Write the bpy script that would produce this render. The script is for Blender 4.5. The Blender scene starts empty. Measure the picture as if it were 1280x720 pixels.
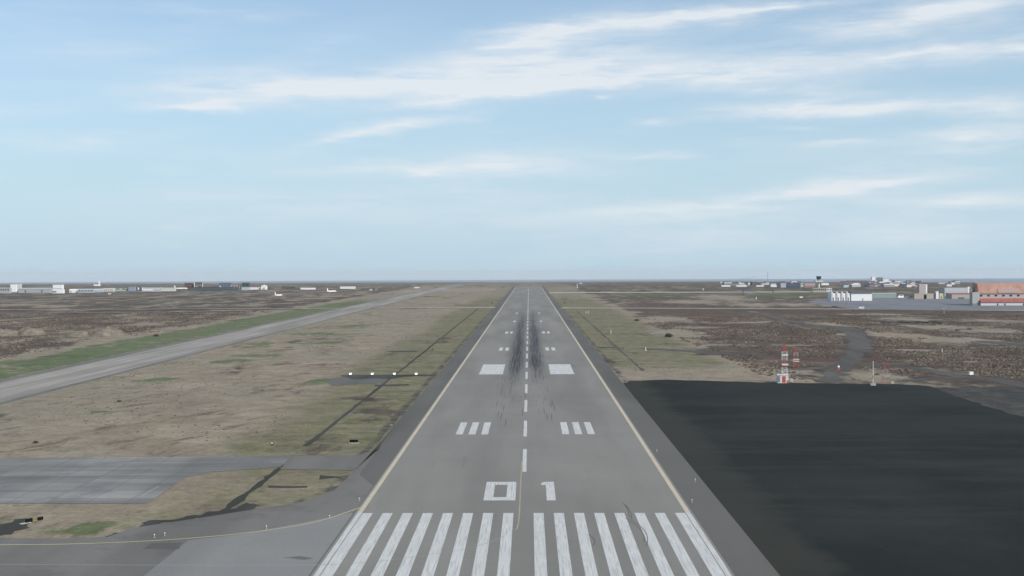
import bpy, bmesh, math, random
import numpy as np
from mathutils import Vector, Matrix, noise as mnoise
random.seed(7); rng = np.random.default_rng(7)
C = bpy.context.scene.collection
scn = bpy.context.scene
R = math.radians

# ------------------------------------------------------------------ terrain
SL = 0.0054                      # the runway climbs gently away from the camera
RE = 6.371e6
CAM = Vector((1.15, 0.0, 43.8))
def sst(a, b, v):
    v = np.clip((np.asarray(v, float) - a) / (b - a), 0, 1); return v * v * (3 - 2 * v)
def terr(X, Y):
    X = np.asarray(X, float); Y = np.asarray(Y, float)
    a = SL * Y
    k = np.clip((Y - 2650) / 500, 0, 1)
    # slope goes SL -> -0.0063 over 500 m past the crest
    d = -0.0063 - SL
    over = np.where(Y > 2650, np.where(Y < 3150, d * (Y - 2650) ** 2 / 1000.0, d * 250 + d * (Y - 3150)), 0.0)
    t = X / np.maximum(Y, 1000)
    lat = -12 * sst(.12, .42, t) * sst(3200, 6000, Y)
    return a + over + lat
def zt(x, y): return float(terr(x, y))

# ------------------------------------------------------------------ camera
F = 1381.0
pitch = math.atan((360 - 342.6) / F); yaw = math.atan(21.3 / F); roll = math.atan(5.3 / 1280)
# base: looking along +Y
Rm = Matrix.Rotation(yaw, 3, 'Z') @ Matrix.Rotation(math.pi / 2 - pitch, 3, 'X') @ Matrix.Rotation(-roll, 3, 'Z')
cam = bpy.data.objects.new('camera', bpy.data.cameras.new('camera')); C.objects.link(cam)
cam.matrix_world = Matrix.Translation(CAM) @ Rm.to_4x4()
cam.data.sensor_width = 36; cam.data.lens = 36 * F / 1280
cam.data.clip_start = 1; cam.data.clip_end = 90000
scn.camera = cam
def W(px, py):
    """point of the terrain seen at a place of the photograph"""
    d = Rm @ Vector(((px - 640) / F, -(py - 360) / F, -1.0))
    d /= d.y
    if d.z >= -0.003: d.z = -0.003
    # planar part
    y = CAM.z / (SL - d.z) if SL - d.z > 0 else 1e9
    if y < 2650: return (CAM.x + d.x * y, y)
    y = 2650.0
    while y < 20000:
        if CAM.z + d.z * y <= zt(CAM.x + d.x * y, y): break
        y += 15
    return (CAM.x + d.x * y, y)
def PX(px, py, Y):
    d = Rm @ Vector(((px - 640) / F, -(py - 360) / F, -1.0)); d /= d.y
    return Vector((CAM.x + d.x * Y, Y, CAM.z + d.z * Y))

# ------------------------------------------------------------------ materials
def mat(name, col, rough=.8, var=.12, scale=1.5, metal=0.0, emit=None, spec=.3):
    m = bpy.data.materials.new(name); m.use_nodes = True
    nt = m.node_tree; b = nt.nodes['Principled BSDF']
    b.inputs['Roughness'].default_value = rough; b.inputs['Metallic'].default_value = metal
    b.inputs['Specular IOR Level'].default_value = spec
    tc = nt.nodes.new('ShaderNodeTexCoord'); n = nt.nodes.new('ShaderNodeTexNoise')
    n.inputs['Scale'].default_value = scale; n.inputs['Detail'].default_value = 5
    nt.links.new(tc.outputs['Object'], n.inputs['Vector'])
    r = nt.nodes.new('ShaderNodeMapRange'); r.inputs['From Min'].default_value = .3; r.inputs['From Max'].default_value = .7
    r.inputs['To Min'].default_value = 1 - var; r.inputs['To Max'].default_value = 1 + var
    nt.links.new(n.outputs['Fac'], r.inputs['Value'])
    mx = nt.nodes.new('ShaderNodeMix'); mx.data_type = 'RGBA'; mx.blend_type = 'MULTIPLY'; mx.inputs['Factor'].default_value = 1
    mx.inputs[6].default_value = (*col, 1)
    cb = nt.nodes.new('ShaderNodeCombineColor')
    for i in range(3): nt.links.new(r.outputs[0], cb.inputs[i])
    nt.links.new(cb.outputs[0], mx.inputs[7]); nt.links.new(mx.outputs[2], b.inputs['Base Color'])
    if emit:
        b.inputs['Emission Color'].default_value = (*emit[0], 1); b.inputs['Emission Strength'].default_value = emit[1]
    return m
class G:
    """small node-graph builder"""
    def __init__(s, name):
        s.m = bpy.data.materials.new(name); s.m.use_nodes = True; s.t = s.m.node_tree; s.b = s.t.nodes['Principled BSDF']
        s.b.inputs['Specular IOR Level'].default_value = .25
        s.tc = s.t.nodes.new('ShaderNodeTexCoord')
        g = s.t.nodes.new('ShaderNodeNewGeometry'); s.P = g.outputs['Position']
    def L(s, a, b): s.t.links.new(a, b)
    def mp(s, sc):
        n = s.t.nodes.new('ShaderNodeMapping'); n.inputs['Scale'].default_value = sc; s.L(s.P, n.inputs['Vector']); return n.outputs[0]
    def noise(s, sc, detail=4, rough=.55, off=0, dist=0):
        if not isinstance(sc, tuple): sc = (sc, sc, sc)
        n = s.t.nodes.new('ShaderNodeTexNoise'); n.inputs['Scale'].default_value = 1; n.inputs['Detail'].default_value = detail
        n.inputs['Roughness'].default_value = rough; n.inputs['Distortion'].default_value = dist
        m = s.t.nodes.new('ShaderNodeMapping'); m.inputs['Scale'].default_value = sc; m.inputs['Location'].default_value = (off, off * 1.7, off * .3)
        s.L(s.P, m.inputs['Vector']); s.L(m.outputs[0], n.inputs['Vector']); return n.outputs['Fac']
    def math(s, op, a, b=0.0, c=0.0):
        n = s.t.nodes.new('ShaderNodeMath'); n.operation = op
        for i, v in enumerate((a, b, c)):
            if isinstance(v, (int, float)): n.inputs[i].default_value = v
            else: s.L(v, n.inputs[i])
        return n.outputs[0]
    def rng(s, v, a, b, c=0.0, d=1.0, smooth=True):
        n = s.t.nodes.new('ShaderNodeMapRange'); n.interpolation_type = 'SMOOTHSTEP' if smooth else 'LINEAR'
        for i, q in zip((1, 2, 3, 4), (a, b, c, d)): n.inputs[i].default_value = q
        s.L(v, n.inputs[0]); return n.outputs[0]
    def mix(s, f, a, b, mode='MIX'):
        n = s.t.nodes.new('ShaderNodeMix'); n.data_type = 'RGBA'; n.blend_type = mode
        for i, v in ((0, f), (6, a), (7, b)):
            if isinstance(v, (int, float)): n.inputs[i].default_value = v
            elif isinstance(v, tuple): n.inputs[i].default_value = (*v, 1)
            else: s.L(v, n.inputs[i])
        return n.outputs[2]
    def gray(s, v):
        n = s.t.nodes.new('ShaderNodeCombineColor')
        for i in range(3): s.L(v, n.inputs[i])
        return n.outputs[0]
    def attr(s, name):
        n = s.t.nodes.new('ShaderNodeAttribute'); n.attribute_name = name
        q = s.t.nodes.new('ShaderNodeSeparateColor'); s.L(n.outputs['Color'], q.inputs[0]); return q.outputs
    def xyz(s):
        q = s.t.nodes.new('ShaderNodeSeparateXYZ'); s.L(s.P, q.inputs[0]); return q.outputs
    def done(s, col, rough=.9, bump=None, bs=.3, bd=.1):
        s.L(col, s.b.inputs['Base Color'])
        if isinstance(rough, float): s.b.inputs['Roughness'].default_value = rough
        else: s.L(rough, s.b.inputs['Roughness'])
        if bump is not None:
            n = s.t.nodes.new('ShaderNodeBump'); n.inputs['Strength'].default_value = bs; n.inputs['Distance'].default_value = bd
            s.L(bump, n.inputs['Height']); s.L(n.outputs[0], s.b.inputs['Normal'])
        return s.m

# ------------------------------------------------------------------ object helpers
def tag(o, label=None, cat=None, group=None, kind=None):
    if label: o['label'] = label
    if cat: o['category'] = cat
    if group: o['group'] = group
    if kind: o['kind'] = kind
    return o
def obj(name, bm, m, parent=None, smooth=False):
    me = bpy.data.meshes.new(name); bmesh.ops.recalc_face_normals(bm, faces=bm.faces)
    bm.to_mesh(me); bm.free(); me.materials.append(m)
    if smooth:
        for p in me.polygons: p.use_smooth = True
    o = bpy.data.objects.new(name, me); C.objects.link(o)
    if parent: o.parent = parent
    return o
def thing(name, label, cat, loc, rz=0, group=None):
    o = bpy.data.objects.new(name, None); C.objects.link(o); o.location = loc; o.rotation_euler = (0, 0, rz)
    return tag(o, label, cat, group)
def box(bm, x0, x1, y0, y1, z0, z1):
    v = [bm.verts.new(p) for p in ((x0,y0,z0),(x1,y0,z0),(x1,y1,z0),(x0,y1,z0),(x0,y0,z1),(x1,y0,z1),(x1,y1,z1),(x0,y1,z1))]
    for f in ((0,3,2,1),(4,5,6,7),(0,1,5,4),(1,2,6,5),(2,3,7,6),(3,0,4,7)): bm.faces.new([v[i] for i in f])
def B(*boxes):
    bm = bmesh.new()
    for b in boxes: box(bm, *b)
    return bm
def bar(bm, p, q, r, r2=None, n=6):
    p = Vector(p); q = Vector(q); d = q - p; r2 = r if r2 is None else r2
    M = d.to_track_quat('Z', 'Y').to_matrix()
    a = []; b = []
    for i in range(n):
        t = 2 * math.pi * i / n; e = M @ Vector((math.cos(t), math.sin(t), 0))
        a.append(bm.verts.new(p + e * r)); b.append(bm.verts.new(q + e * r2))
    for i in range(n): bm.faces.new((a[i], a[(i+1) % n], b[(i+1) % n], b[i]))
    bm.faces.new(a[::-1]); bm.faces.new(b)
def prism(bm, pts, axis, a, b):
    """polygon pts extruded a..b along axis 'y' (pts = x,z) or 'x' (pts = y,z) or 'z'"""
    def P(p, t): return {'y': (p[0], t, p[1]), 'x': (t, p[0], p[1]), 'z': (p[0], p[1], t)}[axis]
    A = [bm.verts.new(P(p, a)) for p in pts]; Bv = [bm.verts.new(P(p, b)) for p in pts]
    n = len(pts)
    bm.faces.new(A); bm.faces.new(Bv[::-1])
    for i in range(n): bm.faces.new((A[i], A[(i+1) % n], Bv[(i+1) % n], Bv[i]))
def lathe(bm, prof, n=10, axis='z'):
    rings = []
    for (r, h) in prof:
        ring = []
        for i in range(n):
            t = 2 * math.pi * i / n; c, s_ = r * math.cos(t), r * math.sin(t)
            ring.append(bm.verts.new((c, s_, h) if axis == 'z' else (c, h, s_)))
        rings.append(ring)
    for a, b in zip(rings, rings[1:]):
        for i in range(n): bm.faces.new((a[i], a[(i+1) % n], b[(i+1) % n], b[i]))
    bm.faces.new(rings[0][::-1]); bm.faces.new(rings[-1])

# flat sheets that follow the ground, each on its own level
def strip(name, x0, x1, y0, y1, lvl, m, parent=None, step=60):
    bm = bmesh.new()
    ys = list(np.linspace(y0, min(y1, 2650), 2)) if y1 <= 2650 else [y0, 2650] + list(np.arange(2680, y1, 30)) + [y1]
    prev = None
    for y in ys:
        z = zt(0, y) + lvl
        r = (bm.verts.new((x0, y, z)), bm.verts.new((x1, y, z)))
        if prev: bm.faces.new((prev[0], prev[1], r[1], r[0]))
        prev = r
    return obj_flat(name, bm, m, parent)
def obj_flat(name, bm, m, parent=None):
    me = bpy.data.meshes.new(name)
    bm.normal_update()
    for f in bm.faces:
        if f.normal.z < 0: f.normal_flip()
    bm.to_mesh(me); bm.free(); me.materials.append(m)
    o = bpy.data.objects.new(name, me); C.objects.link(o)
    if parent: o.parent = parent
    return o
def sheet(name, pts, lvl, m, parent=None, jit=0.0, seg=None, kind='structure'):
    """polygon sheet (world xy) with optional ragged outline"""
    if seg:
        out = []
        for i in range(len(pts)):
            a = Vector(pts[i]); b = Vector(pts[(i+1) % len(pts)]); n = max(1, int((b - a).length / seg))
            for k in range(n):
                p = a.lerp(b, k / n)
                q = mnoise.noise_vector(Vector((p.x / (seg * 1.6), p.y / (seg * 1.6), lvl * 50))) * jit
                out.append((p.x + q.x, p.y + q.y))
        pts = out
    bm = bmesh.new()
    vs = [bm.verts.new((x, y, SL * y + lvl)) for x, y in pts]
    f = bm.faces.new(vs); bmesh.ops.triangulate(bm, faces=[f])
    o = obj_flat(name, bm, m, parent)
    if parent is None and kind: o['kind'] = kind
    return o
def poly_px(pts): return [W(*p) for p in pts]
def ribbon(name, path, w, lvl, m, parent=None, kind='structure', jit=0.0, seg=None):
    """road along a path; w is one width or one per point"""
    P = [Vector(p) for p in path]
    Wd = w if isinstance(w, (list, tuple)) else [w] * len(P)
    # Catmull-Rom
    pts = []; ws = []
    for i in range(len(P) - 1):
        p0 = P[max(i-1, 0)]; p1 = P[i]; p2 = P[i+1]; p3 = P[min(i+2, len(P)-1)]
        n = 10
        for k in range(n):
            t = k / n
            pts.append(.5 * ((2*p1) + (p2-p0)*t + (2*p0-5*p1+4*p2-p3)*t*t + (3*p1-p0-3*p2+p3)*t**3)); ws.append(Wd[i] + (Wd[i+1]-Wd[i])*t)
    pts.append(P[-1]); ws.append(Wd[-1])
    bm = bmesh.new(); prev = None
    for i, p in enumerate(pts):
        d = (pts[min(i+1, len(pts)-1)] - pts[max(i-1, 0)]).normalized(); nrm = Vector((-d.y, d.x))
        j1 = j2 = 0
        if jit:
            j1 = mnoise.noise(Vector((p.x*.3, p.y*.3, 1))) * jit; j2 = mnoise.noise(Vector((p.x*.3, p.y*.3, 9))) * jit
        a = p + nrm * (ws[i]/2 + j1); b = p - nrm * (ws[i]/2 + j2)
        r = (bm.verts.new((a.x, a.y, zt(a.x, a.y) + lvl)), bm.verts.new((b.x, b.y, zt(b.x, b.y) + lvl)))
        if prev: bm.faces.new((prev[0], prev[1], r[1], r[0]))
        prev = r
    o = obj_flat(name, bm, m, parent)
    if parent is None and kind: o['kind'] = kind
    return o

# ------------------------------------------------------------------ ground sheet
def vnoise(X, Y, sc, seed=0, octs=3):
    out = np.zeros(X.shape); amp = 1; tot = 0
    for o in range(octs):
        u = X / sc + 57.3 * seed + 13 * o; v = Y / sc + 31.7 * seed + 7 * o
        i = np.floor(u).astype(np.int64); j = np.floor(v).astype(np.int64); fu = u - i; fv = v - j
        fu = fu*fu*(3-2*fu); fv = fv*fv*(3-2*fv)
        def h(a, b):
            n = (a * 374761393 + b * 668265263 + seed * 1442695) & 0x7fffffff
            n = ((n ^ (n >> 13)) * 1274126177) & 0x7fffffff
            return ((n ^ (n >> 16)) & 0xffff) / 65535.0
        out += amp * ((h(i,j)*(1-fu) + h(i+1,j)*fu)*(1-fv) + (h(i,j+1)*(1-fu) + h(i+1,j+1)*fu)*fv)
        tot += amp; amp *= .5; sc *= .5
    return out / tot
NC, NR = 900, 900
tt = np.linspace(-1, 1, NC); tt = np.sign(tt) * np.abs(tt) ** 1.15
Ylo, Yhi = -300.0, 17500.0
q = np.linspace(0, 1, NR)
Yr = 1.0 / ((1/(Ylo+600)) * (1-q) + (1/(Yhi+600)) * q) - 600
Yr = np.where(q < 0, Yr, Yr)
TX, TY = np.meshgrid(tt, Yr)
GX = TX * (TY + 600) * .78; GY = TY
# keep rows from becoming too sparse far away: fine, terrain is smooth there
GZ = terr(GX, GY) - 0.05
# relief only on open ground away from pavements
TR = [[(915,388.5),(945,392),(985,401),(1020,408),(1058,411),(1072,422),(1074,434),(1064,448),(1048,462),(1032,478)], [(1104,456),(1150,461),(1200,470),(1240,474),(1285,483),(1400,505)], [(800,435.5),(850,438),(900,442),(960,444)], [(1120,477),(1170,473),(1205,471.5)], [(994,462),(1015,461),(1035,458)], [(1225,426),(1250,429),(1300,434)]]
trk = []
for pts in TR:
    P_ = [np.array(W(*p)) for p in pts]
    for a_, b_ in zip(P_, P_[1:]): trk += [a_ + (b_ - a_) * t_ for t_ in np.linspace(0, 1, max(3, int(np.hypot(*(b_ - a_)) / 8)))]
trk = np.array(trk)
def trackdist(X, Y):
    d = np.full(X.shape, 1e9); m_ = (X > 40) & (Y > 350) & (Y < 1300) & (X < 420)
    xs = X[m_]; ys = Y[m_]; dd = np.full(xs.shape, 1e9)
    for p in trk: dd = np.minimum(dd, (xs - p[0])**2 + (ys - p[1])**2)
    d[m_] = dd; return np.sqrt(d)
def relief(X, Y):
    oR = sst(62, 110, X) * sst(500, 700, Y); oL = sst(225, 300, -X)
    ap = sst(1020, 1080, Y) * (1 - sst(2000, 2300, Y)) * sst(200, 300, X)
    rl = (oR * (1 - ap) + oL) * (1 - sst(2200, 2500, Y) * .3)
    rl = rl * (1 - np.exp(-((Y - (1222 - .2 * np.abs(X))) / 40.0) ** 2))
    rl = rl * sst(13, 30, trackdist(X, Y))
    return rl * vnoise(X, Y, 60, 3) * .9 + rl * vnoise(X, Y, 14, 4, 2) * .4
GZ = GZ - relief(GX, GY)
farn = sst(3200, 5000, GY)
GZ += farn * (vnoise(GX, GY, 1500, 5) - .5) * 5
# coast
tr = GX / np.maximum(GY, 500)
coast = np.interp(tr, [-1, -.5, -.3, 0, .15, .3, .45, .7, 1], [16500, 16500, 15500, 13500, 11500, 8800, 6700, 5000, 4000])
coast = coast + (vnoise(GX, GY, 2200, 6) - .5) * 1400
GZ = GZ - 40 * sst(0, 500, GY - coast)
GZ = np.where(GY > 2650, GZ, GZ)
# --- masks
def ell(px, py, a, b, soft=.5):
    """ellipse of ground seen around a place of the photo: centre and extents in metres"""
    cx, cy = W(px, py); x1, _ = W(px + a, py); _, y1 = W(px, py - b); _, y2 = W(px, py + b)
    ax = abs(x1 - cx); ay = abs(y1 - y2) / 2; cy = (y1 + y2) / 2
    d = ((GX - cx)/ax)**2 + ((GY - cy)/ay)**2
    return np.exp(-d * .8)
heather = np.zeros(GX.shape); green = np.zeros(GX.shape); dark = np.zeros(GX.shape); tanb = np.zeros(GX.shape); olive = np.zeros(GX.shape)
wob = (vnoise(GX, GY, 90, 11) - .5) * 60
heather = np.maximum(heather, sst(258, 285, -GX + wob * .3) * (.62 + .3 * sst(900, 1500, GY)))
heather = np.maximum(heather, sst(84, 118, GX + wob * .7) * sst(440, 500, GY) * 1.15)
heather = np.maximum(heather, sst(95, 130, GX) * .8 * sst(380, 400, GY))
heather = np.maximum(heather, sst(2300, 2700, GY) * .62)
# photo-placed lighter (dry grass) and darker patches
TANS = ((835,398,45,6),(905,372,40,5),(850,415,40,6),(1190,425,75,9),(1120,418,60,6),(1000,381,45,3),(1180,408,60,5),(1090,470,60,9),(1230,412,80,4),(1130,398,50,4),(1240,490,50,9),(1040,405,25,4),(1240,400,60,3),(940,381,40,3),(1000,430,60,1.6),(900,430,30,2),(940,402,45,1.5),(1060,418,25,2.5),(1150,437,60,1.6),(1215,452,60,1.5),(860,377,50,3),(880,408,30,2.5),(1100,392,60,1.5),(1160,383,0.1,0.1))
for e in TANS:
    k = ell(e[0], e[1], e[2]*.8, e[3]*.75); heather = heather * (1 - .6 * k); tanb = np.maximum(tanb, k * .85)
for e in ((470,393,30,2),(545,372,30,2),(570,377,25,1.5),(640,0,1,1) if False else (520,385,30,1.5)):
    heather = np.maximum(heather, ell(*e) * .45)
# green strips
heather = heather * (1 - .35 * sst(1150, 1500, GY))
green = np.maximum(green, sst(208, 214, -GX) * (1 - sst(244, 262, -GX + wob * .3)) * sst(-300, 0, GY) * (1 - sst(1300, 1900, GY)))
for e in ((325,431,22,4),(320,445,28,3),(385,429,40,2),(398,417,30,1.7),(440,408,24,3),(191,475,26,3),(122,515,20,3),(276,452,20,2),(300,450,20,2),(110,660,32,9),(60,664,30,4),(228,655,30,6),(420,418,30,1.5),(404,476,22,5),(965,369,40,3),(820,368,60,2),(1000,366,60,3),(1180,513,50,5)):
    green = np.maximum(green, ell(*e) * .95)
olive = np.maximum(olive, sst(-92, -58, GX + wob * .25) * (1 - sst(-38, -30, GX)) * (.6 + .4 * sst(225, 260, GY)))
olive = np.maximum(olive, sst(30, 38, GX) * (1 - sst(76, 108, GX)) * sst(440, 520, GY))
olive = np.maximum(olive, (1 - sst(205, 250, GY)) * .3 * sst(-300, -200, -np.abs(GX)))
olive = olive * (1 - .5 * sst(1200, 1800, GY))
# dark gravel edge by the black pad
dark = np.maximum(dark, sst(34, 36, GX) * (1 - sst(60, 75, GX)) * (1 - sst(330, 470, GY)))
dark = np.maximum(dark, sst(40, 60, GX) * (1 - sst(390, 425, GY)))
for e in ((1250,440,50,5),(1240,432,40,2),(1262,451,40,3),(1140,402,45,1.5),(1230,447,40,2),(1240,385,40,1),(1020,397,30,2),(1060,397,30,1.5),(1200,455,40,1.5),(1190,460,25,1.2),(1240,487,30,3),(1140,458,60,2)):
    dark = np.maximum(dark, ell(*e) * .8)
dark = np.maximum(dark, sst(36, 37, np.abs(GX)) * (1 - sst(38.5, 42, np.abs(GX))) * .62 * (1 - sst(2400, 2600, GY)))
redb = np.zeros(GX.shape)
for e in ((880,388,60,5),(930,398,90,5),(20,452,45,4),(125,424,40,1.5),(1130,411,60,4),(280,385,60,1.6),(830,404,35,5)):
    redb = np.maximum(redb, ell(*e) * .7)
redb = np.maximum(redb, vnoise(GX, GY, 300, 21) * heather * .8)
me = bpy.data.meshes.new('ground')
co = np.stack([GX, GY, GZ], -1).reshape(-1, 3).astype(np.float32)
idx = np.arange(NC * NR).reshape(NR, NC)
qd = np.stack([idx[:-1,:-1], idx[:-1,1:], idx[1:,1:], idx[1:,:-1]], -1).reshape(-1, 4)
me.vertices.add(len(co)); me.vertices.foreach_set('co', co.ravel())
me.loops.add(qd.size); me.loops.foreach_set('vertex_index', qd.ravel().astype(np.int32))
me.polygons.add(len(qd)); me.polygons.foreach_set('loop_start', np.arange(0, qd.size, 4, dtype=np.int32))
me.polygons.foreach_set('use_smooth', np.ones(len(qd), dtype=bool))
me.update(calc_edges=True)
for nm, ch in (('cover_a', (heather, green, dark)), ('cover_b', (tanb, olive, redb))):
    a = me.attributes.new(nm, 'FLOAT_COLOR', 'POINT')
    a.data.foreach_set('color', np.stack([*ch, np.ones(GX.shape)], -1).reshape(-1).astype(np.float32))
ground = bpy.data.objects.new('ground', me); C.objects.link(ground); tag(ground, kind='structure')

g = G('heath_ground')
A = g.attr('cover_a'); Bc = g.attr('cover_b')
n1 = g.noise(1/140, 4, .6); n2 = g.noise(1/24, 5, .6, 3); n3 = g.noise(1/5, 4, .6, 7); n4 = g.noise(1/1.1, 3, .6, 11); n5 = g.noise((1/60, 1/9, 1/20), 4, .6, 17); n6 = g.noise((1/9, 1/70, 1/20), 4, .6, 23)
tan = g.mix(g.rng(n2, .35, .65), (.205,.164,.116), (.268,.224,.165))
tan = g.mix(g.math('MULTIPLY', g.rng(n1, .42, .6), .7), tan, (.205,.180,.132))
tan = g.mix(g.math('MULTIPLY', g.rng(n6, .55, .68), .5), tan, (.170,.140,.112))
tan = g.mix(g.math('MULTIPLY', g.rng(g.noise((1/16, 1/45, 1/30), 6, .72, 31), .585, .66), .62), tan, (.105,.073,.052))
ol = g.mix(g.rng(n3, .35, .65), (.108,.104,.052), (.170,.152,.085))
ol = g.mix(g.math('MULTIPLY', g.rng(n5, .45, .62), .5), ol, (.195,.172,.13))
col = g.mix(g.rng(g.math('ADD', Bc[1], g.math('ADD', g.math('MULTIPLY', g.math('SUBTRACT', n2, .5), 1.5), g.math('MULTIPLY', g.math('SUBTRACT', n3, .5), .9))), .25, .85), tan, ol)
nd = g.noise((1/30, 1/75, 1/40), 7, .72, 71)
hm = g.math('ADD', g.math('ADD', A[0], g.math('MULTIPLY', g.math('SUBTRACT', nd, .5), 4.2)), g.math('ADD', g.math('MULTIPLY', g.math('SUBTRACT', n2, .5), 1.0), g.math('MULTIPLY', g.math('SUBTRACT', n1, .5), 1.0)))
ha = g.mix(g.rng(g.noise(1/9, 7, .75, 77), .38, .62), (.036,.025,.019), (.100,.070,.050))
ha = g.mix(g.math('MULTIPLY', g.rng(g.noise((1/40, 1/30, 1), 7, .75, 83), .53, .62), .75), ha, (.034,.030,.027))
ha = g.mix(g.math('MULTIPLY', g.rng(g.noise((1/70, 1/40, 1), 6, .7, 107), .54, .62), .42), ha, (.165,.132,.098))
ha = g.mix(g.math('MULTIPLY', g.rng(g.math('ADD', Bc[2], g.math('SUBTRACT', n2, .5)), .35, .75), .7), ha, (.098,.052,.040))
ha = g.mix(g.math('MULTIPLY', g.rng(g.noise((1/45,1/45,1), 5, .65, 41), .52, .62), .6), ha, (.080,.078,.050))
col = g.mix(g.rng(hm, .28, .72), col, ha)
col = g.mix(g.math('MULTIPLY', g.rng(g.math('ADD', Bc[0], g.math('MULTIPLY', g.math('SUBTRACT', nd, .5), 5.0)), .45, .95), g.rng(Bc[0], 0, .3)), col, g.mix(.2, tan, (.30,.265,.22)))
gr = g.mix(g.rng(n3, .35, .65), (.058,.088,.032), (.098,.126,.046))
col = g.mix(g.math('MULTIPLY', g.rng(g.math('ADD', A[1], g.math('ADD', g.math('MULTIPLY', g.math('SUBTRACT', g.noise(1/12, 6, .7, 101), .5), 3.4), g.math('MULTIPLY', g.math('SUBTRACT', n3, .5), 1.2))), .42, .82), .85), col, gr)
dk = g.mix(g.rng(n3, .4, .65), (.030,.029,.026), (.060,.055,.047))
dk = g.mix(g.math('MULTIPLY', g.rng(n2, .56, .66), .7), dk, (.10,.088,.075))
col = g.mix(g.rng(g.math('ADD', A[2], g.math('MULTIPLY', g.math('SUBTRACT', n3, .5), 1.1)), .45, .75), col, dk)
px_, py_, pz_ = g.xyz()
sc_ = g.t.nodes.new('ShaderNodeMapping'); sc_.inputs['Rotation'].default_value = (0, 0, R(28)); sc_.inputs['Scale'].default_value = (1, 1, 1); g.L(g.P, sc_.inputs['Vector'])
sc2 = g.t.nodes.new('ShaderNodeMapping'); sc2.inputs['Scale'].default_value = (1/7, 1/34, 1); g.L(sc_.outputs[0], sc2.inputs['Vector'])
scn_ = g.t.nodes.new('ShaderNodeTexNoise'); scn_.inputs['Scale'].default_value = 1; scn_.inputs['Detail'].default_value = 8; scn_.inputs['Roughness'].default_value = .72; g.L(sc2.outputs[0], scn_.inputs['Vector'])
zone = g.math('MULTIPLY', g.rng(px_, -172, -165), g.rng(px_, -62, -85))
col = g.mix(g.math('MULTIPLY', g.math('MULTIPLY', g.rng(scn_.outputs['Fac'], .57, .63), .75), zone), col, (.098,.066,.048))
# tussocks: small dark specks
sp = g.rng(g.noise(1/3.2, 6, .75, 51), .58, .66)
col = g.mix(g.math('MULTIPLY', sp, .5), col, (.07,.055,.04))
col = g.mix(1.0, col, g.gray(g.rng(g.noise(1/7, 8, .8, 131), .32, .68, .74, 1.26, False)), 'MULTIPLY')
col = g.mix(1.0, col, g.gray(g.rng(n4, .25, .75, .80, 1.18, False)), 'MULTIPLY')
me.materials.append(g.done(col, .95, g.math('ADD', n3, g.math('MULTIPLY', n4, .4)), .6, .5))

# ------------------------------------------------------------------ pavement materials
def rubber(g):
    x, y, z = g.xyz()
    ax = g.math('ABSOLUTE', g.math('ADD', x, .3))
    band = g.math('EXPONENT', g.math('MULTIPLY', g.math('POWER', g.math('DIVIDE', g.math('SUBTRACT', ax, 4.6), 3.0), 2.0), -1.0))
    band2 = g.math('EXPONENT', g.math('MULTIPLY', g.math('POWER', g.math('DIVIDE', g.math('SUBTRACT', ax, 5.5), 6.0), 2.0), -1.0))
    al = g.math('MULTIPLY', g.rng(y, 395, 520), g.rng(y, 1250, 600))
    al2 = g.math('MULTIPLY', g.rng(y, 290, 400), g.rng(y, 1900, 800))
    s1 = g.noise((2.0, 1/90, 1), 4, .75, 3); s2 = g.noise((2.6, 1/26, 1), 3, .7, 9)
    st = g.rng(s1, .43, .56)
    f = g.math('MULTIPLY', g.math('MULTIPLY', band, al), g.math('ADD', g.math('MULTIPLY', st, .8), .48))
    f2 = g.math('MULTIPLY', g.math('MULTIPLY', band2, al2), g.math('MULTIPLY', g.rng(s2, .58, .66), .5))
    return g.math('MINIMUM', g.math('ADD', f, f2), .9)
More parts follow.
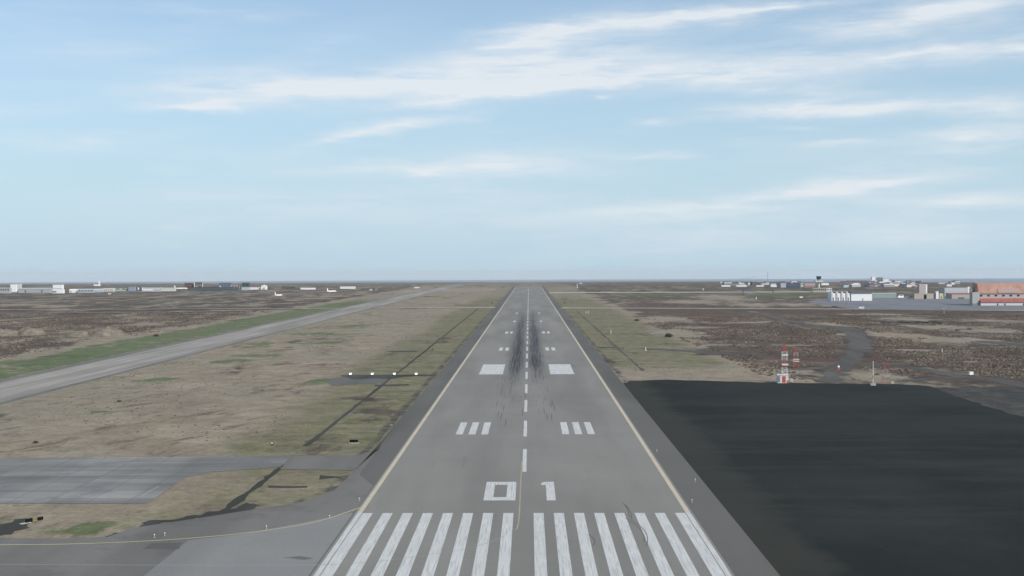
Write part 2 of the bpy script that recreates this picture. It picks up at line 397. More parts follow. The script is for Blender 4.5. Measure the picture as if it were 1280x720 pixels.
def asphalt(name, base, rub=False, joints=None, vary=.10, stain=None, lanes=0):
    g = G(name); x, y, z = g.xyz(); g.b.inputs['Specular IOR Level'].default_value = .12
    c = g.mix(g.rng(g.noise((1/14, 1/260, 1), 3, .5, 5), .35, .65), tuple(v*(1-vary) for v in base), tuple(v*(1+vary) for v in base))
    c = g.mix(1.0, c, g.gray(g.rng(g.noise(1/35, 4, .6, 8), .3, .7, .93, 1.06, False)), 'MULTIPLY')
    c = g.mix(1.0, c, g.gray(g.rng(g.noise(1/.5, 3, .7, 2), .25, .75, .93, 1.07, False)), 'MULTIPLY')
    if lanes:
        c = g.mix(1.0, c, g.gray(g.rng(g.noise((1/5, 1/1500, 1), 3, .7, 91), .42, .58, 1-lanes, 1+lanes, False)), 'MULTIPLY')
    if joints:
        cell = g.t.nodes.new('ShaderNodeTexWhiteNoise'); cell.noise_dimensions = '2D'
        cbn = g.t.nodes.new('ShaderNodeCombineXYZ'); g.L(g.math('FLOOR', g.math('DIVIDE', x, joints[0]*3)), cbn.inputs[0]); g.L(g.math('FLOOR', g.math('DIVIDE', y, joints[1])), cbn.inputs[1]); g.L(cbn.outputs[0], cell.inputs['Vector'])
        c = g.mix(1.0, c, g.gray(g.rng(cell.outputs['Value'], 0, 1, .88, 1.10, False)), 'MULTIPLY')
        c = g.mix(1.0, c, g.gray(g.rng(g.noise((1/50, 1/5, 1), 5, .6, 97), .35, .65, .78, 1.16, False)), 'MULTIPLY')
        for co_, pit in ((x, joints[0]), (y, joints[1])):
            fr = g.math('FRACT', g.math('DIVIDE', co_, pit))
            jl = g.math('LESS_THAN', fr, .3/pit)
            c = g.mix(g.math('MULTIPLY', jl, .4), c, tuple(v*.45 for v in base))
    if stain:
        c = g.mix(g.math('MULTIPLY', g.rng(g.noise(1/11, 5, .65, 19), .52, .64), .5), c, stain)
    if rub:
        cr = g.noise((1/2.5, 1/30, 1), 5, .75, 61)
        c = g.mix(g.math('MULTIPLY', g.rng(cr, .62, .66), .16), c, tuple(v*.5 for v in base))
        c = g.mix(rubber(g), c, (.028,.030,.036))
    return g.done(c, .88, g.noise(3.0, 3, .6, 4), .15, .02)
def paint(name, col, base, wear=.35, rub=False):
    g = G(name); x, y, z = g.xyz()
    w1 = g.noise((3.5, 1/7, 1), 5, .7, 13); w2 = g.noise(1/6, 4, .6, 29)
    c = g.mix(1.0, col, g.gray(g.rng(w2, .3, .7, .86, 1.06, False)), 'MULTIPLY')
    c = g.mix(g.math('MULTIPLY', g.rng(g.math('ADD', w1, g.math('MULTIPLY', w2, .25)), .60, .74), wear), c, tuple(.5*a+.5*b for a, b in zip(col, base)))
    fr = g.math('FRACT', g.math('DIVIDE', y, 1.5))
    if rub: c = g.mix(g.math('MULTIPLY', rubber(g), .6), c, (.03,.03,.035))
    return g.done(c, .75)
ASPH = (.196,.187,.172)
m_run = asphalt('runway_asphalt', ASPH, True)
m_sho = asphalt('shoulder_asphalt', (.110,.106,.098))
m_tax = asphalt('taxiway_concrete', (.250,.232,.208), False, None, .12, None, .14)
m_apr = asphalt('near_apron_asphalt', (.148,.141,.131), stain=(.105,.10,.093))
m_con = asphalt('old_concrete', (.205,.203,.193), False, (7.5, 7.5), .12, (.13,.137,.14))
m_light = asphalt('light_concrete', (.196,.194,.188), False, None, .06)
m_hang = asphalt('apron_grey', (.165,.170,.182))
m_dark = asphalt('dark_asphalt_road', (.078,.079,.077))
m_track = asphalt('grey_gravel_track', (.092,.085,.078), vary=.2, stain=(.060,.056,.052))
m_line = asphalt('weathered_trench_fill', (.085,.080,.065), vary=.2)
m_patch = asphalt('bitumen_and_road_shade', (.052,.052,.046), vary=.2)  # bitumen; also colours the shading strips beside the crossing road
m_pale = asphalt('pale_far_taxiway', (.37,.335,.28))
m_white = paint('white_runway_paint', (.52,.52,.505), ASPH, .8, True)
m_cream = paint('cream_edge_paint', (.49,.43,.32), ASPH, .35)
m_yell = paint('faded_yellow_paint', (.42,.375,.20), ASPH, .5)
m_thin = paint('faint_white_paint', (.27,.275,.27), ASPH, .5)
g = G('black_pad'); g.b.inputs['Specular IOR Level'].default_value = .05
c = g.mix(g.rng(g.noise(1/30, 5, .6, 2), .35, .65), (.0180,.0218,.0205), (.0265,.0310,.0285))
c = g.mix(g.math('MULTIPLY', g.rng(g.noise((1/12, 1/3, 1), 5, .7, 5), .64, .74), .5), c, (.040,.042,.036))
c = g.mix(g.math('MULTIPLY', g.rng(g.noise((1/90, 1/14, 1), 6, .7, 33), .50, .62), .45), c, (.036,.040,.037))
c = g.mix(g.math('MULTIPLY', g.rng(g.noise(1/.9, 4, .7, 15), .66, .72), .35), c, (.09,.095,.09))
x, y, z = g.xyz()
edge = g.math('ADD', g.rng(x, 58, 40), g.math('MULTIPLY', g.math('SUBTRACT', g.noise(1/9, 5, .65, 25), .5), .9))
c = g.mix(g.math('MULTIPLY', g.rng(edge, .55, 1.0), .7), c, (.044,.043,.037))
m_pad = g.done(c, .95, g.noise(1/1.3, 4, .6, 3), .4, .15)

# ------------------------------------------------------------------ runway and its markings
RW_END = 2700
sh = strip('runway_shoulder', -36.6, 36.6, -200, RW_END + 20, .010, m_sho); sh['kind'] = 'structure'
rw = strip('runway', -30.2, 30.2, -200, RW_END, .018, m_run); rw['kind'] = 'structure'
LM = .026
for s in (-1, 1):
    for k in range(8):
        x = s * (1.8 + 3.6 * k); a, b = sorted((x, x + s * 1.8))
        strip('threshold_stripe', a, b, 151.3, 197, LM, m_white, rw)
    a, b = sorted((s * 28.95, s * 29.8))
    strip('edge_line', a, b, 197.5, 2500, LM, m_cream, rw)
    strip('edge_line', a, b, 60, 197.5, LM, m_white, rw)
    def tz(xa, w, y0, ln, nm='touchdown_marking'):
        a, b = sorted((s * xa, s * (xa + w))); strip(nm, a, b, y0, y0 + ln, LM, m_white, rw)
    for k in range(3): tz(9.8 + 3.35 * k, 1.85, 290.5, 22.8)
    tz(9.8, 9.9, 455, 47, 'aiming_point_marking')
    for y0 in (586, 739): tz(9.9, 1.85, y0, 22.8); tz(13.2, 1.9, y0, 22.8)
    for y0 in (896, 1063): tz(9.9, 1.85, y0, 22.8)
y = 237.0
while y < 2450:
    strip('centreline_dash', -.45, .45, y, y + 29.8, LM, m_white, rw); y += 49.7
# number 01
bm = bmesh.new()
def quad(bm, x0, x1, y0, y1):
    bm.faces.new([bm.verts.new((a, b, SL*b + LM)) for a, b in ((x0,y0),(x1,y0),(x1,y1),(x0,y1))])
yb, yt = 207.7, 225.8
quad(bm, -7.65, -5.85, yb, yt); quad(bm, -3.35, -1.6, yb, yt); quad(bm, -5.85, -3.35, yb, yb+3.0); quad(bm, -5.85, -3.35, yt-3.1, yt)
obj_flat('painted_number_zero', bm, m_white, rw)
bm = bmesh.new(); quad(bm, 4.35, 6.05, yb, yt)
bm.faces.new([bm.verts.new((a, b, SL*b + LM)) for a, b in ((3.7,yt-3.6),(4.35,yt-3.0),(4.35,yt),(3.7,yt-.6))])
bm.faces.new([bm.verts.new((a, b, SL*b + LM)) for a, b in ((3.3,yt-2.6),(3.7,yt-3.6),(3.7,yt-.6))])
obj_flat('painted_number_one', bm, m_white, rw)
# rubber laid down by landing wheels: long separate streaks, one lane each so that none overlap
bm = bmesh.new()
for s_ in (-1, 1):
    xl = 1.5
    while xl < 10.5:
        wgt = math.exp(-((xl - 4.8) / 3.0) ** 2); y0 = 360 + random.uniform(0, 90) / max(wgt, .25)
        while y0 < 1150:
            ln = random.uniform(12, 45); 
            if random.random() < wgt * (.75 if y0 < 800 else .45) * (1 if y0 > 420 else .35):
                hw = random.uniform(.06, .13); dx = random.uniform(-.05, .05); z_ = LM + .006
                bm.faces.new([bm.verts.new((s_*xl + a_, b_, SL*b_ + z_)) for a_, b_ in ((-hw*.4, y0), (hw*.4, y0), (hw + dx, y0 + ln*.3), (hw*.5 + dx, y0 + ln), (-hw*.5 + dx, y0 + ln), (-hw + dx, y0 + ln*.3))])
            y0 += ln + random.uniform(4, 40)
        xl += random.uniform(.34, .5)
for x_, y_ in ((-8.3,322),(-7.2,318),(-5.6,305),(-6.9,338),(6.3,318),(7.6,316),(8.0,345),(8.9,338),(8.6,352),(5.6,330),(-1.0,326),(-.4,372),(-9.4,350)):
    bm.faces.new([bm.verts.new((x_ + a_, b_, SL*b_ + LM + .006)) for a_, b_ in ((-.05, y_), (.06, y_), (.13, y_+8), (.06, y_+17), (-.05, y_+17), (-.12, y_+7))])
tm = obj_flat('tyre_rubber_streaks', bm, asphalt('tyre_rubber', (.096,.096,.098), vary=.2), rw); tm['kind'] = 'stuff'
# lead-on line beside the centreline
ribbon('lead_on_line', [W(641,662), W(648,654), W(651,600), W(652.5,577)], .26, LM + .004, paint('dull_lead_paint', (.32,.295,.22), ASPH, .5), rw)
for cx, cy, r0, a0, a1 in ((779,668,3.8,-40,70),(779,668,3.3,-30,60),(733,676,1.3,-60,80),(788,640,5,-22,22),(785,638,5,-20,24)):
    X0, Y0 = W(cx, cy)
    ribbon('curved_tyre_mark', [(X0 + r0*math.cos(R(t)) - (r0 if r0 >= 5 else 0), Y0 + 3.2*r0*math.sin(R(t))) for t in np.linspace(a0, a1, 7)], .13, LM + .010, m_sho, rw)

# parallel taxiway and other roads
tw = strip('taxiway', -205.5, -174.5, -300, 3300, .014, m_tax); tw['kind'] = 'structure'
for x0, x1 in ((-210.5, -205.5), (-174.5, -171.5)):
    strip('taxiway_shoulder', x0, x1, -300, 3300, .012, m_apr)['kind'] = 'structure'
ribbon('crossing_road', [(-1400,1215),(-800,1218),(-420,1222),(-205,1226),(-120,1228),(-60,1232),(-36,1238)], [4,5,8,11,12,16,28], .006, m_pale)
ribbon('crossing_road', [(36,1214),(60,1205),(120,1196),(260,1165),(377,1139),(487,1100),(760,1030)], [28,17,16,16,16,16,16], .006, m_pale)
ribbon('road_shade_strip', [(36,1203),(60,1196),(120,1187),(260,1156),(377,1130),(487,1091),(760,1021)], [6,7,8,8,8,7,6], .003, m_patch, jit=4)  # shading line on the road's near side, painted as a dark strip
ribbon('road_shade_strip', [(-420,1211),(-205,1214),(-120,1217),(-60,1220),(-38,1224)], [5,7,9,9,9], .003, m_patch, jit=4)  # the same painted shading, left of the runway
ribbon('far_taxiway', [(36,1960),(200,1955),(460,1950),(600,1960)], 70, .006, m_pale)
ribbon('far_taxiway_left', [W(500,364.5), W(560,363), W(620,361.8)], 26, .006, m_pale)
ribbon('far_road', [W(-40,370), W(150,369), W(330,367.5), W(450,366.5)], 14, .30, m_tax)
ribbon('far_road_left', [W(-60,392.5), W(180,390.5), W(300,388.5), W(385,386.2)], 9, .30, m_tax)
# hangar apron
sheet('hangar_apron', poly_px([(1008,377),(1036,373.2),(1090,371),(1290,369),(1560,369),(1560,389.6),(1280,387.8),(1085,386.6),(1062,385.4),(1030,382)]), .012, m_hang)
ribbon('apron_edge_line', [W(1085,387), W(1180,387.8), W(1280,388.4), W(1420,389.6)], 3.0, .02, m_pale)
# winding dark track, right
ribbon('dark_track', poly_px([(915,388.5),(945,392),(985,401),(1020,408),(1058,411),(1072,422),(1074,434),(1064,448),(1048,462),(1032,478)]), [9,11,9,9,14,14,12,10,9,8], .03, m_track, jit=5.0)
ribbon('dark_track_branch', poly_px([(1104,456),(1150,461),(1200,470),(1240,474),(1285,483),(1400,505)]), [5,8,9,9,9,9], .03, m_track, jit=2.0)
ribbon('dark_track_side', poly_px([(1120,477),(1170,473),(1205,471.5)]), [4,6,5], .022, m_track, jit=2.0)
ribbon('dark_track_blue', poly_px([(1225,426),(1250,429),(1300,434)]), [12,14,16], .022, m_track, jit=4.0)
ribbon('dark_track_left', poly_px([(994,462),(1015,461),(1035,458)]), [5,7,5], .022, m_track, jit=2.0)
ribbon('dark_crossing', poly_px([(800,435.5),(850,438),(900,442),(960,444)]), [5,9,9,4], .022, m_dark, jit=2.5)
# black pad, right
sheet('black_gravel_pad', poly_px([(786,476),(830,474.5),(960,478),(1040,479.5),(1120,480),(1160,482),(1200,497),(1240,510),(1285,523),(1420,560),(1900,700),(1900,1100)]) + [(300,40),(35,40),(35,200),(35,410)], .004, m_pad, jit=1.6, seg=3.0)
# left: old concrete pad, connection, near apron
sheet('old_concrete_pad', poly_px([(-420,574),(0,573),(255,571),(365,570),(350,584),(262,590),(232,597),(183,629),(0,629.5),(-420,631)]), .012, m_con)
sheet('connecting_road', poly_px([(365,570)]) + poly_px([(448,569),(475,560)]) + [(-36,300),(-34,215),(-34,236)][:1] + [(-35,222)] + poly_px([(443,588),(350,586.5)]), .0145, m_apr)
sheet('near_apron', poly_px([(-600,672),(0,672),(60,674),(135,671),(165,660),(240,649),(310,638),(380,627),(418,613),(443,588)]) + [(-35.5,235),(-30.5,222),(-30.5,20),(-260,20)], .016, m_apr)
sheet('light_apron_concrete', poly_px([(235,675.5),(300,668),(370,655),(440,641)]) + [(-30.5,196),(-30.5,60)] + poly_px([(120,765),(180,720)]), .020, m_light)
ribbon('yellow_taxi_line', poly_px([(-300,682),(0,681),(90,680),(180,676.5),(260,671),(340,662),(400,651),(452,634)]), .38, .026, m_yell)
ribbon('thin_white_line', poly_px([(-300,704),(0,705.5),(200,706.5),(400,706.5)]), .20, .024, m_thin)
ribbon('thin_crossing_line', poly_px([(400,706.5),(480,701),(560,690),(600,682),(630,670)]), .15, .030, m_thin, rw)
for pts in ([(180,686),(222,686.5),(228,679),(190,679)], [(352,697),(380,700),(392,698),(375,695)]):
    sheet('asphalt_patch', poly_px(pts), .030, m_sho, jit=.5, seg=1.0)
ribbon('faint_pad_line', poly_px([(176,621),(187,614),(199,608)]), .3, .020, m_thin)
# backfilled trench lines parallel to the runway
ribbon('trench_line', [(-54.2,y) for y in (272,330,420,560,760,1000,1215)], [1.6,1.1,1.3,1.2,1.3,1.3,1.2], .010, m_patch, jit=.5)
ribbon('trench_line', [(-54.3,190),(-54.2,205),(-54,222),(-53.9,246)], [2.2,1.7,1.5,1.0], .006, m_patch, jit=.8)
ribbon('trench_line', [(49.5,y) for y in (470,560,700,880,1120)], [1.2,1.1,1.2,1.2,1.2], .010, m_line, jit=1)
def patch(pts, jit=1.2, seg=2.5, m=m_patch, lvl=.004): sheet('dark_ground_patch', poly_px(pts), lvl, m, jit=jit, seg=seg)
patch([(424,469),(470,468.5),(540,468.3),(542,469.6),(505,471),(488,474),(470,473),(440,474)], lvl=.004)
patch([(408,476),(425,471),(500,471.5),(470,479),(415,482)], m=m_sho, lvl=.0015)
patch([(482,439),(520,438.2),(522,439.6),(490,440.2)], .8)
patch([(468,481),(512,480.3),(512,481.6),(470,482.6)], .8)
patch([(335,607),(385,607.5),(384,609.5),(336,609.8)], .4)
patch([(-60,662),(0,655),(25,648),(45,649),(30,660),(0,671),(-60,671)], 1.6, 1)
patch([(135,671),(165,660),(185,652),(225,647),(300,634),(318,629),(322,633),(280,645),(215,652),(190,664),(150,671.5)], 2.0, 1)
patch([(278,642),(310,629),(322,631),(318,640),(300,645)], 1.6, 1, lvl=.008)
patch([(768,433.5),(778,434.5),(750,435.2),(748,434)], .8)
patch([(400,594),(428,596),(400,599)], .5, lvl=.006)
# ------------------------------------------------------------------ mounds, sea, hills
m_sand = mat('mound_sand', (.145,.125,.098), .95, .45, .2)
def mound(px, py, wpx, hpx, lab, seed):
    X, Y = W(px, py); w = wpx / F * Y; h = hpx / F * Y * 1.05
    bm = bmesh.new(); nx, ny = 26, 16; V = []
    for j in range(ny + 1):
        for i in range(nx + 1):
            u = i/nx*2 - 1; v = j/ny*2 - 1
            r = max(0, 1 - (u*u + v*v)); hh = (r ** .8) * (.75 + .5 * mnoise.noise(Vector((u*2.3, v*2.3, seed))) + .15*mnoise.noise(Vector((u*7, v*7, seed)))) * h
            V.append(bm.verts.new((u*w/2, v*w*.55, hh - (.8 if r <= 0 else .3))))
    for j in range(ny):
        for i in range(nx):
            a = j*(nx+1)+i; bm.faces.new((V[a], V[a+1], V[a+nx+2], V[a+nx+1]))
    o = obj_flat('earth_mound', bm, m_sand); o.location = (X, Y, zt(X, Y) - .1); o['kind'] = 'structure'
    return o
mound(38,417,38,10,'',1); mound(4,418,44,8,'',2.2); mound(131,418,52,11,'',3.3); mound(96,419,44,6,'',4.1)

g = G('sea_water'); g.b.inputs['Specular IOR Level'].default_value = .5
c = g.mix(g.rng(g.noise((1/3000, 1/900, 1), 3), .35, .65), (.022,.062,.115), (.032,.080,.14))
m_sea = g.done(c, .35)
bm = bmesh.new(); rings = []
for d in (3500, 5000, 8000, 12000, 16000, 20000, 24000, 27000, 30000, 33000, 36000, 40000, 44000):
    rings.append([bm.verts.new((d*math.sin(t), d*math.cos(t), -42 - d*d/(2*RE))) for t in np.linspace(-math.pi, math.pi, 97)[:-1]])
for a, b in zip(rings, rings[1:]):
    for i in range(96): bm.faces.new((a[i], a[(i+1) % 96], b[(i+1) % 96], b[i]))
o = obj_flat('sea', bm, m_sea); o['kind'] = 'structure'
for p in o.data.polygons: p.use_smooth = True
# distant mountains across the bay
m_hill = mat('hazed_mountain', (.46,.55,.63), .9, .05, .001)  # pale blue of distance haze put into the mountain colour
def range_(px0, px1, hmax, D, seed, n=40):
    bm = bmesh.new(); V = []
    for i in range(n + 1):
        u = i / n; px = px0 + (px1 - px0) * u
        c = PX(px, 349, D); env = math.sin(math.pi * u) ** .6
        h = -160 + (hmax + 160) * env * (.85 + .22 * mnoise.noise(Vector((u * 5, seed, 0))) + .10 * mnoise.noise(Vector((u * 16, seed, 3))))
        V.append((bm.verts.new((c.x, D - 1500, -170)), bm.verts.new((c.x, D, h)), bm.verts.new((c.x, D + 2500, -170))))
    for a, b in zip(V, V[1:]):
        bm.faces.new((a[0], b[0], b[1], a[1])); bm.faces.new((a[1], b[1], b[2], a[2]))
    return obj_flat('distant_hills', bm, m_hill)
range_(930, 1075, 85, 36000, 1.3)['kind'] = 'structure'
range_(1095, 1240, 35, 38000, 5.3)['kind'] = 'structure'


# ------------------------------------------------------------------ building helpers
M = {}
def mm(key, col, **k):
    if key not in M: M[key] = mat(key, col, **k)
    return M[key]
white = mm('white_cladding', (.72,.73,.74), var=.06); offw = mm('offwhite_cladding', (.52,.52,.51), var=.08)
grey = mm('grey_cladding', (.33,.345,.36), var=.08); dgrey = mm('dark_grey_roof', (.085,.09,.10)); glass = mm('dark_window_glass', (.022,.028,.036), rough=.2)
beige = mm('beige_render', (.36,.33,.29), var=.08); pink = mm('pinkish_render', (.40,.32,.29)); red = mm('red_roof_sheet', (.30,.095,.09), var=.15, scale=.25)
orange = mm('orange_hangar_sheet', (.40,.235,.185), var=.22, scale=.12); brown = mm('brown_cladding', (.13,.075,.065)); green_ = mm('green_grey_cladding', (.24,.30,.285))
blue = mm('pale_blue_cladding', (.34,.42,.47)); dblue = mm('dark_blue_cladding', (.045,.07,.11)); dgreen = mm('dark_green_cladding', (.06,.085,.085))
sigred = mm('signal_red_paint', (.42,.085,.055), var=.1); sigwhite = mm('signal_white_paint', (.60,.60,.59), var=.08)
black = mm('black_panel', (.006,.006,.007), rough=.6, spec=.1); yellow = mm('yellow_panel', (.26,.24,.10)); steel = mm('galvanised_steel', (.42,.43,.44), rough=.5, metal=.4)
concrete = mm('pale_concrete', (.36,.36,.345)); lamp_white = mm('lamp_glass', (.85,.85,.85), rough=.3)
purple = mm('mauve_panel', (.20,.19,.25)); rock = mm('lava_rock', (.028,.026,.025), scale=.8, var=.4); lgreen = mm('weathered_green', (.17,.21,.17))

def building(label, cat, px0, px1, yb, yt, wall, roofm, depth=None, roof='flat', nwin=0, wrows=1, doors=(), name='building', group=None, rz=0, winm=None, stripe=None, winh=.3):
    X, Y = W((px0+px1)/2, yb); w = (px1-px0)/F*Y; h = (yb-yt)/F*Y
    depth = depth or max(5, min(w*.4, h*.9, 25))
    t = thing(name, label, cat, (X, Y, zt(X, Y) - .1), rz, group)
    rh = {'flat': max(.35, h*.05), 'gable': h*.28, 'gablefront': h*.3, 'mono': h*.2}[roof]
    wh = h - rh
    obj('wall', B((-w/2, w/2, 0, depth, -1.5, wh)), wall, t)
    e = max(.15, w*.008)
    bm = bmesh.new()
    if roof == 'flat': box(bm, -w/2-e, w/2+e, -e, depth+e, wh, h)
    elif roof == 'gable': prism(bm, [(-e, wh), (depth/2, h), (depth+e, wh)], 'x', -w/2-e, w/2+e)
    elif roof == 'gablefront': prism(bm, [(-w/2-e, wh), (0, h), (w/2+e, wh)], 'y', -e, depth+e)
    else: prism(bm, [(-e, wh), (depth+e, h), (depth+e, wh)], 'x', -w/2-e, w/2+e)
    obj('roof', bm, roofm, t)
    if nwin:
        for r in range(wrows):
            zc = wh * (r + .5 + .12) / wrows; hh = wh/wrows*winh
            for k in range(nwin):
                xc = -w/2 + w*(k+.5)/nwin; ww = w/nwin*.28
                obj('window', B((xc-ww, xc+ww, -.12, .1, zc-hh/2, zc+hh/2)), winm or glass, t)
    for (u0, u1, hd, dm) in doors:
        obj('door', B((-w/2+w*u0, -w/2+w*u1, -.15, .1, 0, wh*hd)), dm, t)
    if stripe:
        z0, z1, sm = stripe
        obj('band', B((-w/2-.1, w/2+.1, -.2, .05, wh*z0, wh*z1)), sm, t)
    return t
def aircraft(label, px, yb, L, rz, finm=None, group='parked white airliners'):
    X, Y = W(px, yb); t = thing('airliner', label, 'aircraft', (X, Y, zt(X, Y)), rz, group)
    r = L*.052; zc = r*2.0
    bm = bmesh.new(); prof = [(r*.15,-L/2),(r*.6,-L*.47),(r*.92,-L*.42),(r,-L*.36),(r,L*.2),(r*.75,L*.34),(r*.2,L*.5)]
    lathe(bm, prof, 12, 'y'); bmesh.ops.translate(bm, verts=bm.verts, vec=(0,0,zc)); obj('fuselage', bm, white, t, True)
    for s in (-1, 1):
        bm = bmesh.new(); prism(bm, [(s*r*.5,-L*.10),(s*L*.45,L*.10),(s*L*.45,L*.135),(s*r*.5,L*.07)], 'z', zc-r*.5, zc-r*.3); obj('wing', bm, offw, t)
        bm = bmesh.new(); prism(bm, [(s*r*.2,L*.36),(s*L*.17,L*.45),(s*L*.17,L*.475),(s*r*.2,L*.45)], 'z', zc+r*.3, zc+r*.4); obj('tailplane', bm, offw, t)
        bm = bmesh.new(); lathe(bm, [(r*.3,-L*.07),(r*.45,-L*.06),(r*.4,L*.02),(r*.2,L*.04)], 8, 'y'); bmesh.ops.translate(bm, verts=bm.verts, vec=(s*L*.16,0,zc-r*.9)); obj('engine', bm, grey, t)
    bm = bmesh.new(); prism(bm, [(L*.33,zc+r*.6),(L*.44,zc+r*4.2),(L*.50,zc+r*4.2),(L*.47,zc+r*.4)], 'x', -r*.1, r*.1); obj('tail_fin', bm, finm or white, t)
    bm = bmesh.new(); bm.free()
    for gx, gy in ((0,-L*.36), (-r,L*.03), (r,L*.03)):
        bm = bmesh.new(); bar(bm, (gx,gy,0), (gx,gy,zc-r*.6), r*.18); obj('landing_gear', bm, dgrey, t)
    return t
# ---- left: terminal side
building('low grey flat building at the far left edge of the airfield', 'building', -6, 12, 366, 359.5, grey, offw, nwin=6, wrows=1)
building('small white tower block standing behind the low grey building at far left', 'building', 13, 20, 364.6, 355, white, offw)
building('white overhanging slab roofed building right of the small white tower block at far left', 'building', 20, 26, 362.6, 355, offw, white, roof='flat')
building('long plain grey shed between the two white blocks at far left', 'building', 22.5, 64, 365.6, 359.6, grey, grey, roof='gable', doors=((.2,.24,.7,dgrey),(.7,.74,.7,dgrey)))
building('tall white square block with a dark band right of the long grey shed', 'building', 66, 78, 365.2, 355.8, white, white, stripe=(.5,.56,grey))
building('small white annex in front of the tall white square block', 'building', 71, 79.5, 366, 361.3, white, offw)
building('row of low pale garages with dark gaps left of the small white shed', 'building', 65, 70.5, 366.2, 363.6, offw, grey, nwin=4, winh=.6)
building('small white gabled shed right of the tall white square block', 'building', 86.5, 96, 365.4, 361.2, white, white, roof='gable', doors=((.1,.3,.7,grey),))
building('low bluish grey warehouse right of the small white gabled shed', 'building', 97, 117, 365.4, 361, grey, blue, roof='gable', nwin=5)
building('pale blue low warehouse beside the cream one', 'building', 117.5, 128, 364.6, 360.9, blue, offw, roof='gable')
building('cream white warehouse with small doors, between the pale blue and the green one', 'building', 128.5, 142, 364, 360, offw, white, doors=tuple((u,u+.05,.6,brown) for u in (.1,.3,.5,.7,.85)))
building('pale green warehouse with dark roof', 'building', 143, 159, 363.4, 358.6, mm('pale_green_cladding', (.36,.42,.38)), dgrey, roof='gable', nwin=2)
building('slate blue warehouse right of the pale green one', 'building', 160, 169, 363.4, 358.4, mm('slate_blue', (.23,.28,.37)), dgrey, roof='flat', doors=((.0,.06,.9,dgrey),))
building('small dark blue building with a white front left of the grey terminal wing', 'building', 169.5, 176, 362, 358.4, dblue, dgrey, doors=((.4,.7,.8,white),))
building('grey speckled terminal wing with pale window panels', 'building', 177, 200, 364.2, 359, grey, offw, nwin=8, winm=white)
building('low pale terminal wing left of the brown blocks', 'building', 200.5, 219, 363.6, 359.2, offw, grey, nwin=7, winm=blue)
building('plain brown block, left one of the two above the dark terminal', 'building', 230.5, 241, 360.5, 353.6, brown, mm('mauve_roof', (.10,.07,.085)), nwin=5, wrows=2)
building('brown grey block with white end walls, right one of the two above the dark terminal', 'building', 243.5, 253, 360.5, 352.8, mm('brown_grey', (.17,.14,.135)), brown, nwin=4, wrows=2, doors=((-.08,0,1,white),(1,1.06,1,white)))
building('long dark glass terminal hall with bluish front', 'terminal', 234, 298, 363, 358.8, mm('terminal_glass', (.05,.075,.085), rough=.4), dgreen, nwin=16, winm=mm('terminal_panel', (.09,.12,.14)), winh=.55, name='terminal_building')
building('dark blue roofed block rising over the dark glass terminal', 'building', 274, 288, 360, 353.6, mm('blue_grey', (.16,.19,.25)), dblue, roof='gable', nwin=5)
building('pinkish low block between two dark blocks at the right of the terminal', 'building', 289.5, 300, 360.2, 355.6, pink, brown, nwin=3)
building('dark green block at the right end of the terminal', 'building', 302.5, 311.5, 360.2, 353.2, dgreen, dgreen, nwin=2)
building('pale blue low hall in front of the dark green block', 'building', 302, 311, 362.4, 358.8, blue, blue)
building('white and brick red low building beside the pale blue hall', 'building', 312, 324, 361.6, 357.6, white, brown, roof='gable', nwin=3, winm=red)
building('white gabled hall standing alone right of the terminal', 'building', 326, 333, 361.6, 356, white, white, roof='gablefront', depth=10, doors=((.3,.7,.5,grey),))
building('long low dark green shed right of the white gabled hall', 'building', 352, 368, 360.4, 357.8, dgreen, dgreen, roof='gable')
building('thin long white shed in the distance beyond the taxiway', 'building', 375.5, 394, 361.4, 359.6, white, white, roof='flat')
building('bright white long shed right of the small white aircraft', 'building', 425, 444, 360.6, 358, white, white, roof='flat', nwin=6, winm=offw)
building('small dark hut left of the far runway end', 'hut', 624.5, 631, 359.2, 357.6, dgreen, offw)
building('tiny pale hut beyond the taxiway left of the runway', 'hut', 462, 465, 362.6, 361.2, offw, grey, roof='gable')
building('tiny mauve hut beyond the taxiway, right of the pale one', 'hut', 468.5, 471.5, 363, 360.6, purple, grey)
building('thin white shed far beyond the taxiway left of the runway', 'hut', 518, 524, 360, 358.8, white, offw)
# radar station on the left horizon
X, Y = W(121, 357.2); t = thing('radar_station', 'white radar dome on a low white building on the left horizon', 'radar', (X, Y, zt(X, Y)))
k = Y / F
obj('wall', B((-4*k, 3*k, 0, 12, -3, 1.6*k)), white, t); bm = bmesh.new(); bar(bm, (2*k,6,1.6*k), (2*k,6,3*k), 1*k, .8*k); obj('stand', bm, offw, t)
bm = bmesh.new(); bmesh.ops.create_icosphere(bm, subdivisions=2, radius=1.3*k, matrix=Matrix.Translation((2*k,6,4*k))); obj('radome', bm, white, t, True)
aircraft('white airliner side on at the low pale terminal wing', 226, 362.4, 30, R(88))
aircraft('white airliner parked before the dark terminal under the right brown block', 251, 362.6, 26, R(60))
aircraft('white airliner parked nose out in the middle of the dark terminal front', 282, 362.6, 30, R(70))
aircraft('small white airliner parked left of the low pale terminal wing', 184.5, 364.4, 24, R(85))
aircraft('white airliner taxiing with its tail to the viewer, nearest of the airliners', 348, 371, 24, R(165), group=None)
aircraft('white airliner with raised tail fin beyond the parallel taxiway, rightmost of the airliners', 414.5, 366, 26, R(150), group=None)
